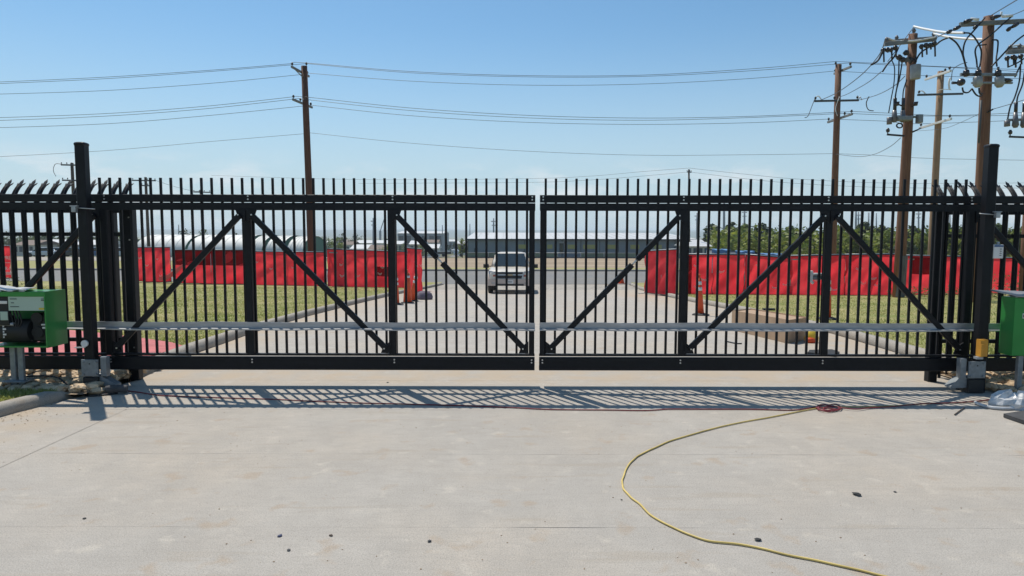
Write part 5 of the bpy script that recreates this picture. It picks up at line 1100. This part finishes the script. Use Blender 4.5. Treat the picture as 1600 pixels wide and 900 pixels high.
# ------------------------------------------------------------------ trees
def tree(label, pc_, ptop, Y, wpx, m, seed, n=900, zb=None, group=None, leaf=None):
    rg = random.Random(seed); c = at(pc_, ptop, Y); zg = gz(Y) - .2 if zb is None else zb; H = (c.z - zg) * 1.07; rx = wpx / 2 * Y / F_PX
    root = empty('tree', (c.x, Y, zg), label, 'tree', group)
    tr = MB(); tr.tube([(c.x, Y, zg), (c.x + rg.uniform(-.2, .2), Y, zg + H * .3), (c.x + rg.uniform(-.4, .4), Y, zg + H * .75)], [H * .03, H * .022, H * .008], 7)
    for k in range(5):
        a = rg.uniform(0, 6.28); z0 = zg + H * rg.uniform(.25, .5); tr.tube([(c.x, Y, z0), (c.x + math.cos(a) * rx * .35, Y + math.sin(a) * rx * .35, z0 + H * .15), (c.x + math.cos(a) * rx * .7, Y + math.sin(a) * rx * .7, z0 + H * .3)], [H * .012, H * .008, H * .003], 5)
    tr.build('trunk', M['bark'], root)
    cl = []
    for k in range(26):
        a = rg.uniform(0, 6.28); t = rg.uniform(.05, .95); rr = rx * (math.sin(math.pi * (.12 + .80 * t)) ** .6) * rg.uniform(.3, .85)
        cl.append((c.x + math.cos(a) * rr, Y + math.sin(a) * rr, zg + H * (.16 + .76 * t), rx * rg.uniform(.26, .48)))
    cl.append((c.x, Y, zg + H * .93, rx * .25)); V = []; Fc = []; ls = leaf or (.034 * H + .05)
    for i in range(n):
        x, y, z, r = rg.choice(cl); d = Vector((rg.gauss(0, 1), rg.gauss(0, 1), rg.gauss(0, 1))).normalized() * r * rg.random() ** .33
        p = Vector((x, y, z)) + Vector((d.x, d.y, d.z * .8)); u = Vector((rg.uniform(-1, 1), rg.uniform(-1, 1), rg.uniform(-.6, .6))).normalized(); v = u.cross(Vector((rg.uniform(-1, 1), rg.uniform(-1, 1), rg.uniform(-1, 1)))).normalized(); s_ = ls * rg.uniform(.5, 1.1)
        k = len(V); V += [p - u * s_, p + v * s_ * .55, p + u * s_, p - v * s_ * .55]; Fc.append((k, k + 1, k + 2, k + 3))
    MB().add(V, Fc).build('crown', M[m], root)
TR = [(1112, 352, 150, 34, 'leafd', 'dark round tree beside the warehouse right end'), (1138, 357, 128, 44, 'leafy', 'bright bushy tree before the dark one by the warehouse'), (1145, 349, 150, 30, 'leafd', 'dark tree rising behind the bright bushy tree'), (1165, 352, 138, 34, 'leafy', 'yellow-green tree under the H-frame pylon'),
      (1192, 351, 120, 40, 'leafd', 'dark tall tree in the middle of the right row'), (1180, 366, 105, 26, 'leaf', 'low green bush before the dark tall tree'), (1222, 362, 118, 34, 'leafy', 'bright rounded tree left of the right brace'), (1235, 355, 135, 32, 'leaf', 'green tree peeking over the bright rounded tree'),
      (1260, 366, 112, 32, 'leafy', 'low bright tree just left of the right gate upright'), (1283, 364, 120, 34, 'leaf', 'green tree behind the right gate upright'), (1312, 356, 116, 40, 'leaf', 'green tree right of the right gate upright'), (1352, 349, 120, 44, 'leafd', 'tall dark tree under the far masts'),
      (1338, 366, 102, 36, 'leafy', 'bright low tree before the tall dark tree'), (1385, 362, 104, 40, 'leafy', 'bright tree left of the lawn pole'), (1378, 353, 122, 34, 'leaf', 'green tree behind the bright tree at the lawn pole'), (1425, 355, 112, 44, 'leafd', 'dark tree right of the lawn pole'), (1440, 364, 98, 36, 'leafy', 'bright tree right of the lawn pole'),
      (1480, 350, 105, 40, 'leaf', 'green tree behind the right guide post'), (1512, 353, 108, 40, 'leafd', 'dark tree behind the right gate post'), (1560, 352, 100, 50, 'leaf', 'green tree behind the right fence pales'), (1602, 354, 98, 46, 'leafy', 'bright tree at right edge behind the fence pales'),
      (1180, 377, 90, 26, 'leafy', 'small bright bush low in the right row'), (1415, 378, 92, 34, 'leafd', 'dark bush at the foot of the lawn pole trees'), (1460, 380, 88, 26, 'leafy', 'small bright bush by the tan pole'),
      (506, 372, 170, 34, 'leaf', 'green bushy tree right of the dark timber pole'), (528, 373, 175, 30, 'leafy', 'lighter tree next to the one by the dark pole'), (536, 367, 330, 24, 'leafd', 'far dark tree over the town'), (556, 368, 380, 26, 'leafd', 'second far dark tree over the town'), (604, 383, 190, 26, 'leafy', 'bush before the town left of the gate upright'), (630, 383, 180, 26, 'leaf', 'bush before the town right of the gate upright'),
      (722, 374, 150, 16, 'leafy', 'yellowish tree at the warehouse left end'), (660, 381, 200, 24, 'leafy', 'pale bush before the big grey hall'), (290, 361, 240, 26, 'leafd', 'dark tree behind the left hoop houses'), (318, 360, 235, 28, 'leaf', 'tree behind the far one-arm pole'), (365, 364, 260, 24, 'leafd', 'dark tree behind the second hoop house'),
      (12, 366, 230, 40, 'leafd', 'dark tree at the far left edge'), (40, 365, 240, 44, 'leaf', 'far tree left of the tail brace'), (74, 366, 236, 40, 'leafd', 'far dark tree behind the tail brace'), (108, 366, 232, 40, 'leaf', 'far tree left of the left post'), (146, 366, 240, 40, 'leafd', 'far tree right of the left post'), (184, 365, 236, 40, 'leaf', 'far tree left of the first hoop house')]
for i, (x, t_, Y, w_, m, lab) in enumerate(TR): tree(lab, x, t_, Y, w_, m, 100 + i, n=2600 if x > 1100 else 700, group='trees across the road')
def wood(label, P0, P1, Y0, Y1, n, seed, hmin=4, hmax=8, smin=.8, smax=2.2, m='leafd'):
    "far mass of trees: uncountable"
    rg = random.Random(seed); mb = MB()
    for i in range(n):
        Y = rg.uniform(Y0, Y1); x = at(rg.uniform(P0, P1), 380, Y).x; z = gz(Y) + rg.uniform(0, 1) ** .7 * rg.uniform(hmin, hmax); s_ = rg.uniform(smin, smax)
        u = Vector((rg.uniform(-1, 1), rg.uniform(-1, 1), rg.uniform(-.5, .5))).normalized() * s_; v = u.cross(Vector((rg.uniform(-1, 1), rg.uniform(-1, 1), rg.uniform(-1, 1)))).normalized() * s_ * .6; p = Vector((x, Y, z))
        mb.add([p - u, p + v, p + u, p - v], [(0, 1, 2, 3)])
    tag(mb.build('woodland', M[m]), label, 'woodland', None, 'stuff')
wood('dark strip of far woodland behind the left lot', -60, 230, 260, 420, 5200, 1)
wood('scattered far woodland across the town', 230, 760, 420, 1400, 5000, 2, 3, 9)
wood('dark undergrowth below the right row of trees', 1110, 1640, 100, 135, 15000, 3, 1.5, 5.0, .2, .5, 'leafy')
wood('green thicket standing between the right trees', 1105, 1640, 130, 170, 13000, 9, 2.5, 6.6, .3, .6, 'leaf')
wood('far woodland behind the right trees', 1090, 1640, 250, 500, 5000, 4, 5, 10, .8, 1.8)

# ------------------------------------------------------------------ haze
hz = MB().box(-11500, 11500, -380, 11500, -45, 40).build('haze', M['dark']); hz.data.materials.clear()
hm = bpy.data.materials.new('haze_air'); hm.use_nodes = True; n_ = hm.node_tree; n_.nodes.clear()
ho = n_.nodes.new('ShaderNodeOutputMaterial'); hv = n_.nodes.new('ShaderNodeVolumePrincipled'); hv.inputs['Density'].default_value = .00022; hv.inputs['Color'].default_value = (.80, .90, 1, 1); hv.inputs['Anisotropy'].default_value = .2
n_.links.new(hv.outputs[0], ho.inputs['Volume']); hz.data.materials.append(hm); tag(hz, 'thin pale haze over the plain', 'haze', None, 'stuff')
